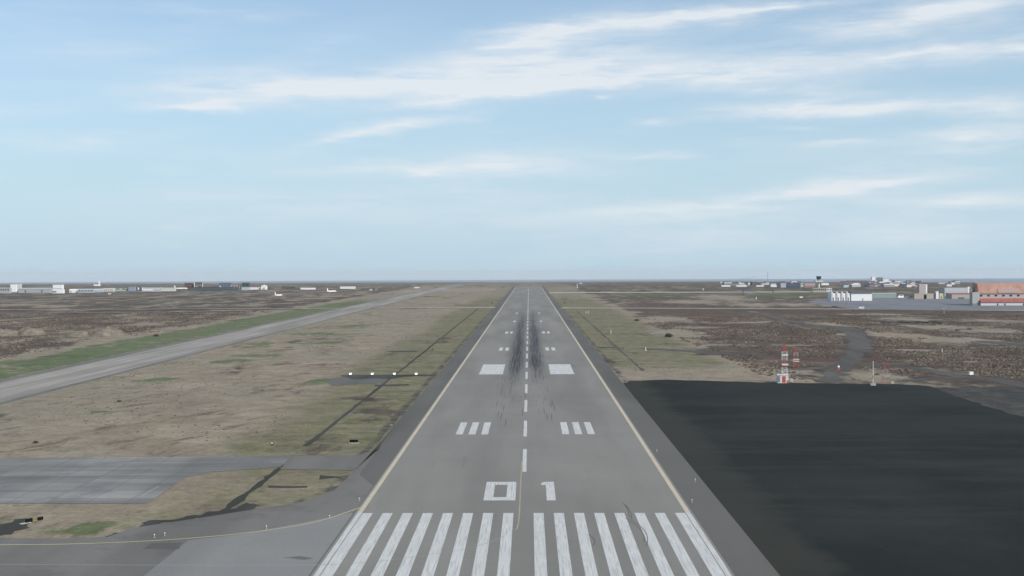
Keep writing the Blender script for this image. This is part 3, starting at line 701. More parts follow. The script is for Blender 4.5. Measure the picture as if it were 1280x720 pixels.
def vehicle(label, px, yb, m, L=5.5, H=2.2, rz=0, cat='van', name='parked_van', group=None):
    X, Y = W(px, yb); t = thing(name, label, cat, (X, Y, zt(X, Y)), rz, group)
    bm = bmesh.new(); prism(bm, [(-L/2,.45),(-L/2,H*.55),(-L*.33,H*.62),(-L*.22,H),(L/2,H),(L/2,.45)], 'y', -1, 1); obj('body', bm, m, t)
    obj('window', B((-L*.2, L*.42, -1.03, 1.03, H*.62, H*.88)), glass, t)
    for x in (-L*.3, L*.3):
        for y_ in (-.95, .8):
            bm = bmesh.new(); bar(bm, (x, y_, .38), (x, y_+.18, .38), .38, n=10); obj('wheel', bm, dgrey, t)
    return t
vehicle('small white van on the perimeter before the cream warehouse', 136.5, 368, white, 5, 2.4, group=None)
vehicle('white van on the apron edge in front of the row of hangar gables', 1076.5, 386, white, 5.5, 2.3)
vehicle('pale pickup standing on the apron edge left of the big orange hangar', 1179.5, 386.4, grey, 4.5, 1.9)
vehicle('white van beside the long green shed', 1125.5, 372.4, white, 9, 4.2, rz=.3)
vehicle('dark lorry left of the beige workshop', 1139, 373, dgrey, 8, 3.4, name='parked_lorry', cat='lorry')
vehicle('small white van far off in the heath below the distant pale hut', 1001, 372.5, white, 5, 2.4, rz=.4)

# ---- right: control tower
X, Y = W(1023.5, 362); k = Y / F
t = thing('control_tower', 'air traffic control tower with a flared dark glass cab on a pale shaft', 'control tower', (X, Y, zt(X, Y)))
bm = bmesh.new(); lathe(bm, [(1.6*k,-1),(1.2*k,9.5*k)], 8); obj('shaft', bm, offw, t)
obj('tower_floor', B((-4.8*k, 4.6*k, -3*k, 3*k, 9.5*k, 11.2*k)), offw, t)
bm = bmesh.new(); lathe(bm, [(1.6*k,11.2*k),(2.4*k,13*k)], 8); obj('neck', bm, grey, t)
bm = bmesh.new(); lathe(bm, [(2.5*k,13*k),(3.3*k,16*k)], 8); obj('cab', bm, mm('cab_glass', (.012,.045,.045), rough=.25), t)
bm = bmesh.new(); lathe(bm, [(3.5*k,16*k),(3.4*k,16.7*k)], 8); obj('cab_roof', bm, dgreen, t)
bm = bmesh.new(); bar(bm, (0,0,16.7*k), (0,0,18.2*k), .12*k); obj('antenna', bm, steel, t)
building('beige terminal office with dark windows at the foot of the control tower', 'building', 1016, 1033, 365.4, 359.8, beige, beige, nwin=7, winh=.4)
building('white office block adjoining the beige one by the control tower', 'building', 1033.5, 1040, 364.8, 360, offw, white, nwin=2)
building('pale low hall behind the control tower', 'building', 1027, 1036, 356.2, 353.8, white, offw)
# mast on the horizon
X, Y = W(959.5, 355.6); k = Y / F
t = thing('radio_mast', 'tall thin guyed radio mast on the right horizon', 'mast', (X, Y, zt(X, Y)))
bm = bmesh.new(); bar(bm, (0,0,-1), (0,0,15.2*k), .32*k, .2*k); obj('pole', bm, grey, t)
bm = bmesh.new()
for s in ((-1,0),(1,0),(0,1)): bar(bm, (s[0]*3.5*k, s[1]*3.5*k, -1), (0,0,12.5*k), .04*k, n=4)
obj('guy_wire', bm, grey, t)
# white hangar with four gabled bays
X, Y = W(1065, 376); k = Y / F
t = thing('bay_hangar', 'white hangar with gabled bays on its left and a plain long wall on its right', 'hangar', (X, Y, zt(X, Y)))
obj('wall', B((-1*k, 25*k, 0, 16, -1, 9.3*k)), white, t)
bm = bmesh.new(); prism(bm, [(-1,9.3*k),(3,11.8*k),(13,11.8*k),(17,9.3*k)], 'x', -1.2*k, 25.2*k); obj('roof', bm, dgrey, t)
obj('door', B((12.5*k, 14*k, -.2, .1, 0, 3.2*k)), grey, t)
for i in range(4):
    x0 = -25*k + i*6*k + .2*k
    y0 = 3.2 - i*.7
    bw = 5.2*k
    bm = bmesh.new(); prism(bm, [(x0,-1),(x0,9.2*k),(x0+bw*.22,11.6*k),(x0+bw*.44,9.4*k),(x0+bw,9.4*k),(x0+bw,-1)], 'y', y0, y0+14); w_ = obj('bay', bm, white, t)
    obj('bay_end_wall', B((x0+bw*.04, x0+bw*.40, y0-.15, y0+.1, 0, 9.2*k)), offw, t)
    obj('bay_door', B((x0+bw*.36, x0+bw*.58, y0-.35, y0-.2, 0, 4.2*k)), dgrey, t)
    bm = bmesh.new(); prism(bm, [(x0+bw*.36,9.45*k),(x0+bw*.6,11.2*k),(x0+bw*1.1,11.2*k),(x0+bw*1.1,9.45*k)], 'y', y0+2, y0+15); obj('bay_roof', bm, dgrey, t)
building('low beige wall building left of the white hangar', 'building', 1035, 1040.5, 372.2, 367.6, beige, offw)
building('long low pale green shed right of the white hangar', 'building', 1091, 1120.5, 372.3, 366, green_, green_, roof='gable', name='long_shed')
building('beige workshop with one black open door', 'building', 1143, 1170, 373.6, 366.6, beige, pink, doors=((.44,.56,.8,black),), name='workshop')
building('pink grey tower block with a white edge behind the beige workshop', 'building', 1149, 1159, 366.6, 355.2, mm('pink_grey', (.40,.35,.345)), offw, depth=8, doors=((.82,1,1,white),), nwin=4, wrows=3, winh=.25, winm=beige)
building('narrow white tower beside the beige workshop', 'building', 1170.2, 1173.2, 373.6, 364, white, offw, depth=5)
building('small pale yellow plant house with a dark top right of the narrow white tower', 'building', 1174.5, 1179, 373.4, 366.2, mm('pale_yellow', (.48,.45,.26)), dgrey, depth=6, doors=((.4,.6,.5,dgrey),))
building('pale grey warehouse with faint blue windows behind the red roofed one', 'building', 1181, 1209, 369.8, 359.8, mm('pale_grey', (.44,.46,.48)), offw, nwin=7, winm=blue, depth=12)
building('thin white chimney like block right of the pale grey warehouse', 'building', 1209.8, 1212.6, 369.6, 358.4, white, offw, depth=8)
building('small olive building with dark roof and white front left of the orange hangar', 'building', 1213, 1222, 369.6, 360, mm('olive_wall', (.22,.235,.19)), dgrey, doors=((.6,.98,.4,white),))
building('long low building with a red sheet roof left of the orange hangar', 'building', 1190, 1221, 373.4, 366.4, beige, red, roof='mono', doors=((.9,.98,.8,black),(.25,.5,.3,dgreen)), depth=22)
# big orange hangar
X, Y = W(1226, 382); k = Y / F
t = thing('orange_hangar', 'big hangar with orange upper storey, window row and long red canopy roof', 'hangar', (X, Y, zt(X, Y)))
Wd = 150*k; 
obj('lower_wall', B((0, Wd, 0, 5.9, -1, 4.2*k)), offw, t)
bm = bmesh.new(); prism(bm, [(-1.0,4.0*k),(-1.0,4.5*k),(5.95,8.8*k),(5.95,8.2*k),(0,4.0*k)], 'x', -.3*k, Wd); obj('canopy_roof', bm, red, t)
obj('wall', B((0, Wd, 6, 24, -1, 15.0*k)), mm('warm_grey_wall', (.37,.355,.335)), t)
for i in range(14):
    xc = (3.2 + 9.2*i)*k
    fr_ = obj('window', B((xc-1.5*k, xc+1.5*k, 5.75, 6.1, 11.2*k, 13.2*k)), glass, t)
    obj('frame', B((xc-1.7*k, xc+1.7*k, 5.85, 6.05, 10.9*k, 11.15*k)), offw, fr_)
for i in (2.0, 2.9, 5.2, 6.1): obj('door', B(((10*i)*k, (10*i+1.6)*k, -.2, .1, 0, 2.6*k)), dgrey, t)
bm = bmesh.new(); prism(bm, [(5.7,14.9*k),(8,27.2*k),(20,28.4*k),(24,14.9*k)], 'x', -.8*k, Wd+1); obj('upper_storey', bm, orange, t)
bm = bmesh.new(); prism(bm, [(5.2,15.6*k),(6.5,21.0*k),(6.9,21.0*k),(5.8,15.6*k)], 'x', 24*k, 50*k); obj('faded_panel', bm, mm('faded_panel', (.36,.26,.25)), t)
bm = bmesh.new(); prism(bm, [(5.4,14.2*k),(5.4,15.2*k),(5.65,15.2*k),(5.65,14.2*k)], 'x', -.8*k, Wd); obj('gutter_band', bm, mm('dull_brown_band', (.24,.17,.145)), t)
obj('annex', B((-9*k, -.3*k, 3, 11, -1, 16.6*k)), mm('annex_grey', (.36,.36,.35)), t)
obj('annex_base', B((-9.6*k, -.1*k, 1.5, 2.9, -1, 2.6*k)), lgreen, t)
obj('side_tower', B((-4.8*k, -1.0*k, 5, 10, 16.6*k, 22.6*k)), brown, t)
# ---- far right town
building('dark blue large hall on the horizon left of the control tower', 'building', 984, 1000, 359.4, 354, dblue, dblue, nwin=4, winm=mm('blue_glass',(.09,.13,.19)))
building('white curved roof hall behind the dark blue one', 'building', 990, 996, 356, 351.8, white, white, roof='gable')
building('pale grey hall left of the dark blue one on the horizon', 'building', 976, 983.5, 359, 353.8, mm('lav_grey', (.38,.39,.44)), grey)
building('dark green block left of the pale grey hall on the horizon', 'building', 971.5, 975.5, 358.6, 354, dgreen, dgreen)
building('white low hall left of the dark green block on the horizon', 'building', 963.5, 971, 358.4, 356, white, offw)
building('reddish terrace row left of the control tower', 'building', 1005.5, 1019, 358.4, 353.8, mm('dusty_red', (.30,.19,.19)), offw, nwin=8, winm=offw)
building('pale narrow block right of the dark blue hall', 'building', 1001, 1005, 358.2, 353.4, offw, dgrey, nwin=2, winm=dgrey)
building('long white greenhouse shed, left of the pair on the horizon', 'building', 902, 913, 358, 356.4, white, white)
building('long white greenhouse shed, right of the pair on the horizon', 'building', 920.5, 933.5, 358, 356.4, white, white)
building('small white shed left of the radio mast', 'building', 945.5, 955, 358, 356.6, white, white)
building('pale shed farthest off above the runway right side', 'building', 724, 728, 354.6, 353.6, offw, white)
building('grey blue hut at the far taxiway edge', 'hut', 929.5, 942, 366.6, 362.6, mm('hut_blue', (.20,.235,.25)), dgrey, roof='gable', depth=9)
building('tall white silo block on the town skyline', 'building', 1090, 1094, 353.8, 346, white, white, depth=10)
building('white low hall at the foot of the tall silo block', 'building', 1088.5, 1096, 353.9, 350.4, white, white, depth=12)
building('dark grey square block on the town skyline', 'building', 1096.5, 1103.2, 353.2, 347, mm('slate', (.12,.13,.16)), dblue, depth=14, nwin=3, wrows=3)
building('white block with a dark opening on the town skyline', 'building', 1104, 1111, 353.4, 349, white, white, depth=12, doors=((.4,.6,.5,dgrey),))
building('long pale factory left of the silo block', 'building', 1078, 1089, 353.2, 351.2, offw, white)
X, Y = W(1134.5, 355.2); k = Y / F
t = thing('storage_dome', 'bright white storage dome on the town skyline', 'dome', (X, Y, zt(X, Y)))
bm = bmesh.new(); lathe(bm, [(2.4*k,-2),(2.4*k,1.2*k),(2.1*k,2.6*k),(1.2*k,3.7*k),(.2*k,4.1*k)], 14); obj('dome', bm, white, t, True)
obj('plinth', B((-3.2*k,-2*k,-20,10,-2,1.6*k)), offw, t)
# houses of the town: one of each kind, copied
def house(wm, rm, w, d, h):
    w, d, h = w*.5, d*.6, h*.62
    t = thing('town_house', 'small house of the distant town below the skyline', 'house', (0,0,0), 0, 'small houses of the distant town')
    obj('wall', B((-w/2, w/2, -d/2, d/2, -4, h*.65)), wm, t)
    bm = bmesh.new(); prism(bm, [(-d/2-.3,h*.65),(0,h),(d/2+.3,h*.65)], 'x', -w/2-.3, w/2+.3); obj('roof', bm, rm, t)
    return t
kinds = [(offw,dgrey,24,14,12),(offw,red,20,14,11),(beige,dgrey,30,14,11),(blue,dblue,22,14,12),(offw,grey,38,18,9),(dgrey,dgreen,30,16,11),(purple,brown,26,14,12),(grey,offw,44,18,10)]
hs = [house(*k_) for k_ in kinds]; used = [False]*len(hs)
KL = ['small pale walled house with dark roof in the distant town','small pale house with red roof in the distant town','beige row house with dark roof in the distant town','pale blue house in the distant town','low pale hall in the distant town','dark green roofed block in the distant town','mauve house with brown roof in the distant town','long grey workshop in the distant town']
def put(i, X, Y, rz):
    if not used[i]: o = hs[i]; used[i] = True
    else:
        o = hs[i].copy(); C.objects.link(o)
        for ch in hs[i].children:
            c_ = ch.copy(); C.objects.link(c_); c_.parent = o
    o.location = (X, Y, zt(X, Y)); o.rotation_euler = (0,0,rz); o['label'] = KL[i]; o['group'] = KL[i].replace('house','houses')
for n in range(150):
    px = random.choice((random.uniform(1052, 1148), random.uniform(1052, 1148), random.uniform(905, 1000), random.uniform(1150,1200) if random.random()<.3 else random.uniform(1060,1140)))
    lo = 352.6 + (1130 - px) * .004
    py = random.uniform(lo + .6, lo + 6.0) if px > 1050 else random.uniform(355.0, 357.0)
    X, Y = W(px, py)
    if Y > 6600: continue
    put(random.choice((0,0,1,2,3,4,5,5,6,6,7,7)), X, Y, random.uniform(-.5, .5))

# ------------------------------------------------------------------ lattice masts, shelters, antennas
def lattice(parent, z0, z1, w0, w1, m, r=.06, nb=1, name='lattice_section'):
    bm = bmesh.new(); cs = ((-1,-1),(1,-1),(1,1),(-1,1))
    for k in range(nb):
        a = z0 + (z1-z0)*k/nb; b = z0 + (z1-z0)*(k+1)/nb
        wa = w0 + (w1-w0)*k/nb; wb = w0 + (w1-w0)*(k+1)/nb
        for i in range(4):
            c, d = cs[i], cs[(i+1) % 4]
            bar(bm, (c[0]*wa/2, c[1]*wa/2, a), (c[0]*wb/2, c[1]*wb/2, b), r, n=5)
            bar(bm, (c[0]*wa/2, c[1]*wa/2, a), (d[0]*wb/2, d[1]*wb/2, b), r*.45, n=4)
            bar(bm, (d[0]*wa/2, d[1]*wa/2, a), (c[0]*wb/2, c[1]*wb/2, b), r*.45, n=4)
            bar(bm, (c[0]*wb/2, c[1]*wb/2, b), (d[0]*wb/2, d[1]*wb/2, b), r*.5, n=4)
    return obj(name, bm, m, parent)
X, Y = W(981.8, 478.5); k = Y / F; Z = zt(X, Y)
t = thing('lattice_mast', 'tallest red and white lattice mast, rising behind the red doored shelter', 'mast', (X, Y + 1.5, Z))
seg = [(0,9,1.9,1.9,sigwhite,2),(9,18.5,1.9,1.85,sigwhite,2),(18.5,21.5,1.85,1.8,sigred,1),(21.5,23.5,1.8,1.8,sigwhite,1),(23.5,27.5,1.8,1.8,sigred,1),(27.5,38.5,1.8,1.75,sigwhite,2),(38.5,47.5,1.75,.35,sigred,2)]
for a, b, w0, w1, m_, nb in seg: lattice(t, a*k, b*k, w0, w1, m_, .06, nb)
for zc, m_ in ((10, sigwhite), (22.5, sigwhite), (34.5, sigwhite)):
    obj('antenna_panel', B((-1.15, 1.15, -1.35, -.95, zc*k-.22, zc*k+.22)), m_, t)
bm = bmesh.new(); bar(bm, (0,0,38.5*k), (0,0,48.5*k), .05); bar(bm, (-1,0,44*k), (1.1,0,44.6*k), .04); obj('tip_rod', bm, sigred, t)
t = thing('equipment_shelter', 'white equipment shelter with a red door at the foot of the tallest mast', 'shelter', (X - 3.7*k, Y, Z), R(-4))
obj('wall', B((-6.8*k*.97, 6.8*k*.97, -1.2, 1.3, 0, 9.8*k)), sigwhite, t)
obj('roof', B((-7.1*k, 7.1*k, -1.35, 1.45, 9.8*k, 10.5*k)), sigwhite, t)
obj('door', B((-.8*k, 3.4*k, -1.28, -1.1, .8*k, 8.6*k)), sigred, t)
obj('panel', B((-6.2*k, -3.4*k, -1.27, -1.1, 1.2*k, 9*k)), purple, t)
obj('red_corner', B((4.9*k, 6.5*k, -1.29, -1.1, .3*k, 3.4*k)), sigred, t)
X2, Y2 = W(989.5, 478); t = thing('junction_cabinet', 'small pale cabinet right of the red doored shelter', 'cabinet', (X2, Y2, zt(X2, Y2)))
obj('body', B((-.55,.55,-.4,.4,.3,1.2)), concrete, t); obj('lid', B((-.62,.62,-.47,.47,1.2,1.28)), sigwhite, t); obj('leg', B((-.45,-.35,-.3,.3,0,.3)), steel, t); obj('leg', B((.35,.45,-.3,.3,0,.3)), steel, t)
X, Y = W(994.8, 459.5); k = Y / F
t = thing('lattice_mast', 'shorter red and white lattice mast standing behind and right of the tallest one', 'mast', (X, Y, zt(X, Y)))
for a, b, w0, w1, m_, nb in ((0,7,1.9,1.9,sigred,1),(7,11,1.9,1.8,sigwhite,1),(11,14.5,1.8,1.7,sigred,1),(14.5,19,1.7,1.6,mm('faded_mast_white',(.45,.40,.40)),1),(19,24,1.6,.3,sigred,2)): lattice(t, a*k, b*k, w0, w1, m_, .055, nb)
for zc in (8, 10.2): obj('antenna_panel', B((-1.25, 1.25, -1.25, -1.0, zc*k-.1, zc*k+.1)), sigwhite, t)
X, Y = W(1107, 479.6); k = Y / F
t = thing('lattice_mast', 'wide low red and white lattice mast right of the thin white pole', 'mast', (X, Y, zt(X, Y)))
fadered = mm('faded_red_paint', (.36,.10,.10))
for a, b, w0, w1, m_, nb in ((0,9.5,2.3,2.2,fadered,1),(9.5,17,2.2,2.1,concrete,1),(17,26,2.1,1.6,fadered,2)): lattice(t, a*k, b*k, w0, w1, m_, .05, nb)
obj('antenna_panel', B((-1.3, 1.2, -1.3, -1.15, 9.4*k, 10.2*k)), concrete, t)
obj('cable_cabinet', B((2.0, 3.0, -.4, .4, .0, .9)), concrete, t)
X, Y = W(1091.4, 481.8); k = Y / F
t = thing('marker_pole', 'thin white pole with a red section at the edge of the black pad', 'pole', (X, Y, zt(X, Y)))
for a, b, m_ in ((0,9,sigwhite),(9,12.5,sigred),(12.5,30.5,sigwhite)):
    bm = bmesh.new(); bar(bm, (0,0,a*k), (0,0,b*k), .13, .11, 8); obj('pole_section', bm, m_, t)
obj('foot_box', B((-1.0, .9, -.5, .5, 0, .75)), grey, t); obj('foot_box_lid', B((-1.05,.95,-.55,.55,.75,.83)), concrete, t)
X, Y = W(1048, 463); k = Y / F
t = thing('obstruction_lamp', 'round white lamp on a red box by the dark track', 'lamp', (X, Y, zt(X, Y)))
obj('box', B((-.6,.6,-.35,.35,.35,1.15)), sigred, t); bm = bmesh.new(); bmesh.ops.create_icosphere(bm, subdivisions=2, radius=.52, matrix=Matrix.Translation((0,0,1.55))); obj('lens', bm, lamp_white, t, True)
obj('leg', B((-.5,-.4,-.1,.1,0,.35)), steel, t); obj('leg', B((.4,.5,-.1,.1,0,.35)), steel, t)
X, Y = W(1213.8, 470.2); k = Y / F
t = thing('white_cabinet', 'white box cabinet on dark legs beyond the dark track, far right', 'cabinet', (X, Y, zt(X, Y)))
obj('body', B((-.75,.75,-.5,.5,.6,1.75)), lamp_white, t); obj('lid', B((-.82,.82,-.58,.58,1.75,1.83)), sigwhite, t)
for sx in (-.6, .6): obj('leg', B((sx-.08, sx+.08, -.4, .4, 0, .6)), dgrey, t)
def post(label, px, yb, h, m, r=.14, cat='post', name='marker_post', cap=None, group=None):
    X, Y = W(px, yb); t = thing(name, label, cat, (X, Y, zt(X, Y)), 0, group)
    bm = bmesh.new(); bar(bm, (0,0,-.2), (0,0,h*.85), r, r*.8, 8); obj('pole', bm, m, t)
    bm = bmesh.new(); bar(bm, (0,0,h*.85), (0,0,h), r*1.5, r*1.2, 8); obj('cap', bm, cap or m, t)
    bm = bmesh.new(); bar(bm, (0,0,-.1), (0,0,.12), r*2.6, r*2.4, 8); obj('foot', bm, concrete, t)
    return t
post('lone white post on the brown heath right of the dark track', 1177.6, 440, 1.7, sigwhite, .22)
post('white post with a red tip in the grass right of the runway', 763.6, 417.5, 3.2, sigwhite, .2, cap=sigred)
post('left one of two close white posts right of the runway', 732.3, 392, 2.6, sigwhite, .22)
post('right one of two close white posts right of the runway', 735.2, 392, 2.6, sigwhite, .22)
post('tall white post beyond the far runway end', 721.5, 360.2, 9.0, sigwhite, .8)
post('white post on the left edge of the dark crossing strip', 807, 438, 1.5, sigwhite, .3)
post('white marker post on the heath left of the hangars', 945.2, 374, 3.0, sigwhite, .7)
post('dark post on the pale far taxiway left of the control tower', 966.3, 367.2, 7, dgrey, .9)
post('red post on the apron corner before the white hangar', 1058.3, 383, 4.6, mm('dull_red', (.32,.12,.09)), .3)
post('white marker post at the far taxiway left of the grey blue hut', 879, 362.8, 4, sigwhite, .8)
post('pale marker post by the apron edge line left of the orange hangar', 1180, 391.6, 2.6, concrete, .35)

# precision approach lights, left of the runway
PL = ['outermost', 'second from the left', 'third from the left', 'innermost']
for i, px in enumerate((438.2, 465.4, 493.1, 520.3)):
    X, Y = W(px, 469.2)
    t = thing('approach_light_unit', 'white approach light box, ' + PL[i] + ' of four on the dark strip', 'light unit', (X, Y, zt(X, Y)), 0, 'row of four approach light units')
    bm = bmesh.new(); prism(bm, [(-.7,.45),(-.7,.95),(.5,1.05),(.5,.45)], 'x', -.5, .5); obj('housing', bm, lamp_white, t)
    obj('lens', B((-.36,.36,-.76,-.7,.55,.85)), mm('lit_lens', (.9,.9,.85), emit=((1,.97,.9), 2.2)), t)
    for sx in (-.4,.4):
        for sy in (-.4,.3): obj('leg', B((sx-.04,sx+.04,sy-.04,sy+.04,0,.45)), steel, t)
def sign(label, px, yb, w, h, m, rz=0, fr=dgrey, legs=3, name='guidance_sign', face=None):
    X, Y = W(px, yb); t = thing(name, label, 'sign', (X, Y, zt(X, Y)), rz)
    obj('panel', B((-w/2, w/2, -.09, .09, .22, .22+h)), m, t)
    if face: obj('face', B((-w/2+w*.2, w/2-w*.2, -.13, -.092, .22+h*.2, .22+h*.85)), face, t)
    obj('slab', B((-w/2-.2, w/2+.2, -.35, .35, -.1, .06)), concrete if h < .7 else dgrey, t)
    for i in range(legs):
        x = -w/2 + w*(i+.5)/legs; obj('leg', B((x-.04,x+.04,-.04,.04,.06,.22)), fr, t)
    return t
sign('black sign board seen from its back in the grass left of the runway', 442.3, 553.8, 2.1, .62, black)
sign('small upright black box with a pale top in the dry grass', 340.2, 556.5, .5, .75, black, legs=2, face=sigwhite)
sign('small yellow framed sign beside the left trench line', 540.6, 438, 1.6, .9, yellow, face=black, legs=2)
sign('small yellow framed sign beside the right trench line', 778.2, 436.5, 1.6, .9, yellow, face=black, legs=2)
sign('small dark sign left of the runway beyond the crossing road', 615, 379.6, 3.0, 1.2, dgreen)
sign('small dark sign right of the runway beyond the crossing road', 705.6, 379.4, 3.0, 1.2, dgreen)
sign('tiny dark box near the left runway shoulder', 489.2, 531.2, .5, .35, dgrey, legs=1)
# diagonal sign at lower left: black, yellow, black panels on a pale slab
X, Y = W(43, 652); t = thing('guidance_sign', 'low black and yellow sign standing askew at the end of the dark patch, lower left', 'sign', (X, Y, zt(X, Y)), R(52)); t.scale = (.75, .75, .75)
obj('black_panel', B((-2.1,-.45,-.15,.15,.15,.95)), black, t); obj('yellow_panel', B((-.44,.6,-.15,.15,.15,.85)), yellow, t); obj('black_panel', B((.61,2.1,-.15,.15,.15,.85)), black, t)
obj('slab', B((-3.4,-1.0,-.5,.6,-.1,.1)), concrete, t)
for x in (-1.8,-.3,.8,2.0): obj('leg', B((x-.05,x+.05,-.05,.05,0,.15)), steel, t)
for x in (-.25,0,.25,.48): obj('dark_stroke', B((x-.05,x+.05,-.17,-.152,.3,.8)), black, t)
# low edge lights on stalks
def stalk(px, py, lab, grp):
    X, Y = W(px, py); t = thing('edge_light', lab, 'light', (X, Y, zt(X, Y)), 0, grp)
    bm = bmesh.new(); bar(bm, (0,0,0), (0,0,.42), .05); obj('stem', bm, steel, t)
    bm = bmesh.new(); lathe(bm, [(.06,.42),(.08,.48),(.06,.56),(.02,.59)], 8); obj('lens', bm, lamp_white, t)
    bm = bmesh.new(); lathe(bm, [(.17,0),(.16,.05)], 8); obj('base', bm, concrete, t)
for p, w_ in (((449,626),'where the yellow line meets the runway'),((412,648),'second along the yellow line from the runway'),((333,661),'third along the yellow line from the runway'),((206,670),'beside the dark square patch, right one'),((193,672),'beside the dark square patch, left one'),((821,565),'on the right shoulder beyond the painted number'),((869,602),'on the right shoulder level with the painted number'),((865,628),'on the right shoulder nearest the white stripes')):
    stalk(*p, 'small white edge light on a stalk ' + w_, None)
# bushes / tussocks and lava rocks
def rockmesh(seed, m, nm, lab, cat, grp):
    bm = bmesh.new(); bmesh.ops.create_icosphere(bm, subdivisions=2, radius=1)
    for v in bm.verts:
        n_ = mnoise.noise(v.co * 1.4 + Vector((seed, 0, 0))) * .55 + mnoise.noise(v.co * 3.7 + Vector((0, seed, 0))) * .3
        v.co *= 1 + n_; v.co.z *= .42
    o = obj(nm, bm, m); tag(o, lab, cat, grp); return o
protos = [rockmesh(s, rock, 'lava_rock', 'dark lava rock on the heath near the hangar apron', 'rock', 'dark lava rocks on the heath near the apron') for s in (1.1, 4.7, 8.2)]
first = [True]*3
def put_rock(px, py, sx, sz, lab=None, grp=None):
    i = random.randrange(3); X, Y = W(px, py)
    if first[i]: o = protos[i]; first[i] = False
    else: o = protos[i].copy(); C.objects.link(o)
    k = Y/F; o.location = (X, Y, zt(X, Y) - .3); o.scale = (sx*k, sx*k*.8, sz*k*1.6); o.rotation_euler = (0,0,random.uniform(0,.8))
    if lab: o['label'] = lab; o['group'] = grp
for px, py, sx, sz in ((1104,402,4,1.2),(1113,402.3,3,.8),(1126,402,3.5,1),(1134,402.3,4,.9),(1148,401.8,3.5,1.4),(1158,402.4,4,1),(1169,402,4.5,1.6),(1176,403,3,.8),(1043,384,4.5,2.4),(1032,384.8,2.5,1.6),(1037,385,2.5,1.2),(1066,388.6,2.2,1.6),(1212,410.5,4,1),(1196,412,3.5,.8)):
    put_rock(px, py, sx, sz)
for px, py, sx, sz in ((1236,430,6,.7),(1246,434.5,5,.6),(1262,441.5,9,.9),(1242,442.5,7,.7),(1275,441,6,.7),(1262,445.5,5,.8),(1238,460.5,5,.6),(1270,458.5,7,.7),(1273,466,5,.6),(1180,460,8,.5),(1227,488.5,7,.8),(1243,489.8,5,.6),(1266,426,5,.5)):
    put_rock(px, py, sx, sz, 'dark lava ridge on the brown heath at the far right edge', 'dark lava ridges at the far right edge')
bm_m = mat('brown_shrub', (.055,.05,.03), .95, .4, 2)
def bush(label, px, py, r):
    X, Y = W(px, py); bm = bmesh.new()
    for i in range(150):
        d = Vector((random.gauss(0,1), random.gauss(0,1), abs(random.gauss(0,.8)))).normalized() * r * random.uniform(.4, 1)
        s_ = r * .22; u = Vector((random.uniform(-1,1), random.uniform(-1,1), random.uniform(-1,1))).normalized() * s_; v = Vector((random.uniform(-1,1), random.uniform(-1,1), random.uniform(-1,1))).normalized() * s_
        d.z *= .7
        bm.faces.new([bm.verts.new(d + q) for q in (u, v, -u)])
    o = obj('shrub', bm, bm_m); o.location = (X, Y, zt(X, Y)); tag(o, label, 'shrub')
bush('small dark shrub alone in the dry grass above the old concrete pad', 44.5, 553.5, .75)
bush('small brown shrub in the dry grass below the taxiway', 149, 502, .8)
bush('dark shrub on the green strip beyond the taxiway', 195.5, 420, 2.0)
bush('dark shrub on the heath right of the runway', 836, 420.6, 3.0)
bush('dark shrub at the edge of the brown heath right of the runway', 796, 400.8, 2.2)

# ------------------------------------------------------------------ low tufts scattered over the open ground
padp = poly_px([(786,476),(1120,480),(1160,482),(1200,497),(1240,510),(1285,523),(1420,560),(1900,700)]) + [(900,40),(0,40)]
def free(X, Y):
    ins = np.zeros(X.shape, bool); n = len(padp)
    for i in range(n):
        x1, y1 = padp[i]; x2, y2 = padp[(i+1) % n]
        if y1 == y2: continue
        c_ = ((y1 > Y) != (y2 > Y)) & (X < (x2 - x1) * (Y - y1) / (y2 - y1) + x1); ins ^= c_
    ok = ~ins & (np.abs(Y - (1222 - .2 * np.abs(X))) > 18) & ~((X > 180) & (Y > 1030))
    for e in TANS[:-1]:
        cx, cy = W(e[0], e[1]); ax = abs(W(e[0] + e[2], e[1])[0] - cx); ay = abs(W(e[0], e[1] - e[3])[1] - W(e[0], e[1] + e[3])[1]) / 2
        d_ = ((X - cx)/ax)**2 + ((Y - cy)/ay)**2 + (vnoise(X, Y, 18, 77) - .5) * 1.6
        ok &= (d_ > .62)
    ok &= ~((X < -38) & (X > -100) & (Y > 425) & (Y < 478))
    return ok & (trackdist(X, Y) > 9.5)
def tufts(name, areas, m, r0, r1, seed, thr=.5):
    rg = np.random.default_rng(seed); XS = []; YS = []
    for x0, x1, y0, y1, n in areas:
        X = rg.uniform(x0, x1, n * 2); Y = rg.uniform(y0, y1, n * 2)
        k = (vnoise(X, Y, 30, seed) > thr) & free(X, Y) & (np.abs(X) < .62 * Y + 40); XS.append(X[k][:n]); YS.append(Y[k][:n])
    X = np.concatenate(XS); Y = np.concatenate(YS); n = len(X)
    Z = terr(X, Y) - .05 - relief(X, Y)
    r = rg.uniform(r0, r1, n) * rg.uniform(.6, 1.3, n); h = r * rg.uniform(.35, .7, n)
    ang = rg.uniform(0, 6.28, n); K = 6; V = np.zeros((n, K + 1, 3), np.float32)
    for k in range(K):
        rr = r * rg.uniform(.6, 1.3, n); V[:, k, 0] = X + rr * np.cos(ang + k*6.283/K); V[:, k, 1] = Y + rr * np.sin(ang + k*6.283/K); V[:, k, 2] = Z - .08
    V[:, K, 0] = X + rg.uniform(-.3, .3, n) * r; V[:, K, 1] = Y + rg.uniform(-.3, .3, n) * r; V[:, K, 2] = Z + h
    base = (np.arange(n) * (K + 1))[:, None, None]
    tri = np.array([[k, (k+1) % K, K] for k in range(K)])[None] + base
    me = bpy.data.meshes.new(name); me.from_pydata(V.reshape(-1, 3).tolist(), [], tri.reshape(-1, 3).tolist()); me.materials.append(m)
    o = bpy.data.objects.new(name, me); C.objects.link(o); o['kind'] = 'stuff'
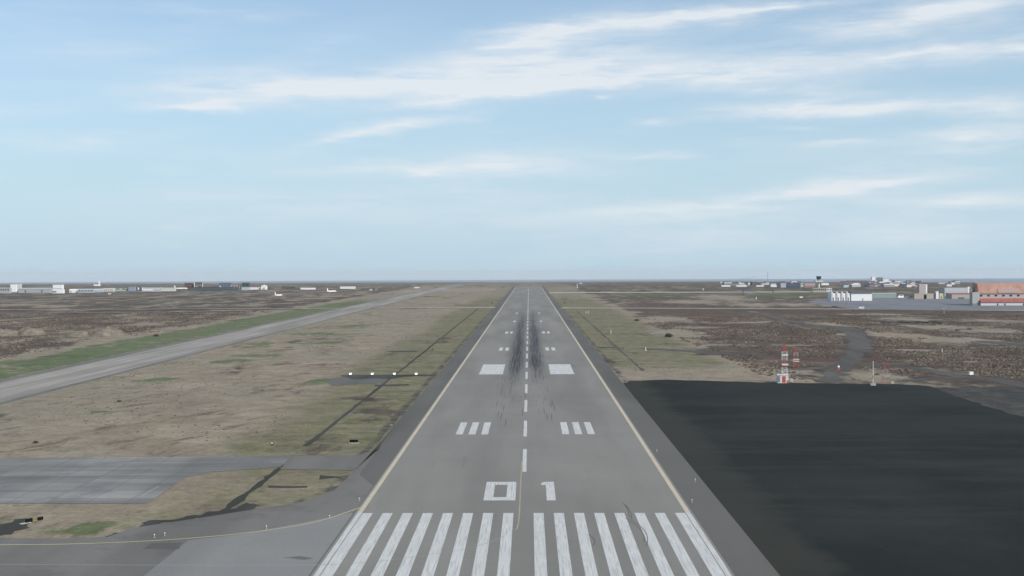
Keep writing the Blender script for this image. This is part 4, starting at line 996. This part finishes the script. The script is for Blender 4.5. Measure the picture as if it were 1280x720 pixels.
heath = [(95, 520, 430, 1010, 22000), (-620, -262, 350, 1150, 12000)]
tufts('heather_tufts', heath, mat('heather_tuft', (.082,.060,.046), .95, .45, .15), .4, 1.25, 31, .44)
tufts('dry_grass_tufts', heath, mat('dry_grass_tuft', (.170,.142,.104), .95, .3, .2), .3, .85, 47, .5)
tufts('dark_grass_tufts', [(-170, -60, 264, 1000, 2200), (42, 95, 470, 1100, 900)], mat('dark_grass_tuft', (.085,.075,.045), .95, .3, .2), .2, .55, 59, .54)

# ------------------------------------------------------------------ haze
m_h = bpy.data.materials.new('haze_air'); m_h.use_nodes = True; nt = m_h.node_tree
for n in list(nt.nodes):
    if n.type != 'OUTPUT_MATERIAL': nt.nodes.remove(n)
pv = nt.nodes.new('ShaderNodeVolumePrincipled'); pv.inputs['Density'].default_value = 3.0e-5
pv.inputs['Color'].default_value = (.90,.95,1.0,1); pv.inputs['Anisotropy'].default_value = 0
nt.links.new(pv.outputs[0], [n for n in nt.nodes if n.type == 'OUTPUT_MATERIAL'][0].inputs['Volume'])
hz = obj('haze', B((-46000, 46000, -46000, 46000, -215, 130)), m_h); hz['kind'] = 'stuff'

# ------------------------------------------------------------------ sky and sun
SUN_EL, SUN_AZ = R(33), R(128)        # azimuth clockwise from the runway direction (+Y)
w = bpy.data.worlds.new('World'); scn.world = w; w.use_nodes = True; nt = w.node_tree
bg = nt.nodes['Background']; 
sky = nt.nodes.new('ShaderNodeTexSky'); sky.sky_type = 'NISHITA'; sky.sun_disc = False
sky.sun_elevation = SUN_EL; sky.sun_rotation = SUN_AZ; sky.altitude = 60; sky.air_density = 1.0; sky.dust_density = .6; sky.ozone_density = 2.2
def wm(op, a, b=0.0, c=0.0):
    n = nt.nodes.new('ShaderNodeMath'); n.operation = op
    for i, v in enumerate((a, b, c)):
        if isinstance(v, (int, float)): n.inputs[i].default_value = v
        else: nt.links.new(v, n.inputs[i])
    return n.outputs[0]
tc = nt.nodes.new('ShaderNodeTexCoord'); sep = nt.nodes.new('ShaderNodeSeparateXYZ'); nt.links.new(tc.outputs['Generated'], sep.inputs[0])
az = wm('ARCTAN2', sep.outputs[0], sep.outputs[1]); el = wm('ARCSINE', sep.outputs[2])
def wnoise(su, sv, detail, rough, off, skew=0.0, dist=0.0):
    cb = nt.nodes.new('ShaderNodeCombineXYZ')
    nt.links.new(wm('MULTIPLY', az, su), cb.inputs[0]); nt.links.new(wm('MULTIPLY', wm('ADD', el, wm('MULTIPLY', az, skew)), sv), cb.inputs[1]); cb.inputs[2].default_value = off
    n = nt.nodes.new('ShaderNodeTexNoise'); n.inputs['Scale'].default_value = 1; n.inputs['Detail'].default_value = detail; n.inputs['Roughness'].default_value = rough; n.inputs['Distortion'].default_value = dist
    nt.links.new(cb.outputs[0], n.inputs['Vector']); return n.outputs['Fac']
def wrng(v, a, b, c=0.0, d=1.0):
    n = nt.nodes.new('ShaderNodeMapRange'); n.interpolation_type = 'SMOOTHSTEP'
    for i, q_ in zip((1, 2, 3, 4), (a, b, c, d)): n.inputs[i].default_value = q_
    nt.links.new(v, n.inputs[0]); return n.outputs[0]
wa = wm('ADD', az, wm('MULTIPLY', wm('SUBTRACT', wnoise(9, 30, 4, .6, 1.5), .5), .10))
we = wm('ADD', el, wm('MULTIPLY', wm('SUBTRACT', wnoise(8, 22, 5, .6, 7.5, -.01), .5), .030))
# cirrus streaks: (azimuth, elevation) centres given through the direction seen at a place of the photo
def ae(px, py):
    d = (Rm @ Vector(((px - 640) / F, -(py - 360) / F, -1.0))).normalized(); return math.atan2(d.x, d.y), math.asin(d.z)
streaks = [(300,108,170,16,-2,.40),(245,131,60,5,-4,.75),(350,112,190,7,-3,.35),(560,98,210,26,-8,.42),(600,121,120,7,-7,.65),(470,105,120,10,-6,.35),(760,72,160,34,-6,.36),(650,55,110,22,-10,.30),
 (690,38,110,12,-12,.35),(850,22,200,9,-3,.55),(960,11,110,4,-1,.45),(720,98,130,9,-2,.45),(640,108,110,8,-3,.45),(480,163,110,7,-9,.70),(440,172,60,4,-4,.4),(650,205,150,16,-2,.45),(480,212,150,9,-1,.28),(580,215,180,10,1,.3),
 (1180,300,160,12,-1,.18),(980,285,200,14,0,.16),(1130,205,140,12,-2,.2),(330,190,140,10,-3,.16),(250,250,200,14,0,.14),(1180,16,130,14,-3,.62),(1060,28,80,6,-2,.25),(1120,70,210,10,-1,.60),(1270,69,90,10,0,.55),(960,78,130,10,-4,.4),(900,100,170,12,1,.42),(1000,112,120,9,3,.42),(1090,133,200,9,1,.60),(960,138,90,6,-2,.4),(1270,134,60,8,2,.5),
 (1230,172,80,9,-7,.62),(1210,160,70,5,-3,.4),(1030,241,180,13,-5,.50),(1100,228,110,8,-5,.35),(880,252,120,9,-3,.3),(1230,257,110,10,-1,.52),(760,123,16,3,2,.45),(815,148,25,3,1,.3),(700,268,560,26,0,.22),(60,138,90,16,-3,.16),(120,177,90,9,-3,.2),(215,213,30,4,0,.22),(1050,182,60,4,-2,.32),(1000,158,50,3,2,.25),
 (860,196,30,4,0,.2),(800,196,60,4,-3,.25),(400,60,120,18,-14,.12),(150,60,160,20,-6,.10)]
tot = None
wc = nt.nodes.new('ShaderNodeCombineXYZ'); nt.links.new(wa, wc.inputs[0]); nt.links.new(we, wc.inputs[1]); warp = wc.outputs[0]
for px, py, a, b, ang, st in streaks:
    u0, v0 = ae(px, py)
    mpn = nt.nodes.new('ShaderNodeMapping'); mpn.vector_type = 'TEXTURE'; mpn.inputs['Location'].default_value = (u0, v0, 0)
    mpn.inputs['Rotation'].default_value = (0, 0, R(-ang)); mpn.inputs['Scale'].default_value = (a / F * 1.75, b / F * 2.35, 1)
    nt.links.new(warp, mpn.inputs['Vector'])
    gn = nt.nodes.new('ShaderNodeTexGradient'); gn.gradient_type = 'QUADRATIC_SPHERE'; nt.links.new(mpn.outputs[0], gn.inputs[0])
    tot = wm('MULTIPLY_ADD', gn.outputs['Fac'], st * 1.45, 0.0 if tot is None else tot)
fib = wnoise(11, 95, 7, .62, 3.3, -.03, .4); fib2 = wnoise(7, 55, 5, .6, 9.1, .05, .3)
tex = wm('ADD', wm('MULTIPLY', wrng(fib, .33, .66), .65), wm('MULTIPLY', wrng(fib2, .35, .62), .55))
dens = wm('MULTIPLY', tot, wm('ADD', tex, .22))
# thin veil everywhere
veil = wm('MULTIPLY', wrng(wnoise(3.5, 24, 6, .62, 21.0, -.04), .48, .72), wrng(wnoise(9, 80, 5, .6, 25.0, -.05), .3, .7, .3, 1.0))
dens = wm('MINIMUM', wm('ADD', dens, wm('MULTIPLY', veil, .30)), .85)
mx = nt.nodes.new('ShaderNodeMix'); mx.data_type = 'RGBA'; nt.links.new(dens, mx.inputs[0])
m0 = nt.nodes.new('ShaderNodeMix'); m0.data_type = 'RGBA'; nt.links.new(wrng(el, 0.30, -0.02, 0.30, .95), m0.inputs[0]); nt.links.new(sky.outputs[0], m0.inputs[6]); m0.inputs[7].default_value = (3.45, 4.75, 5.65, 1)
nt.links.new(m0.outputs[2], mx.inputs[6]); mx.inputs[7].default_value = (5.8, 6.05, 6.3, 1)
nt.links.new(mx.outputs[2], bg.inputs['Color']); bg.inputs['Strength'].default_value = .10

sl = bpy.data.lights.new('sun', 'SUN'); sl.energy = 3.2; sl.angle = R(.5); sl.color = (1, .93, .83)
so = bpy.data.objects.new('sun', sl); C.objects.link(so)
sd = Vector((math.sin(SUN_AZ)*math.cos(SUN_EL), math.cos(SUN_AZ)*math.cos(SUN_EL), math.sin(SUN_EL)))
so.rotation_euler = sd.to_track_quat('Z', 'Y').to_euler(); so.location = (300, -200, 300)

vs = scn.view_settings; vs.view_transform = 'Standard'; vs.look = 'None'; vs.gamma = 1; vs.use_curve_mapping = False; vs.exposure = 0.5
w.cycles.sampling_method = 'MANUAL'; w.cycles.sample_map_resolution = 512
scn.cycles.volume_bounces = 0; scn.cycles.max_bounces = 5
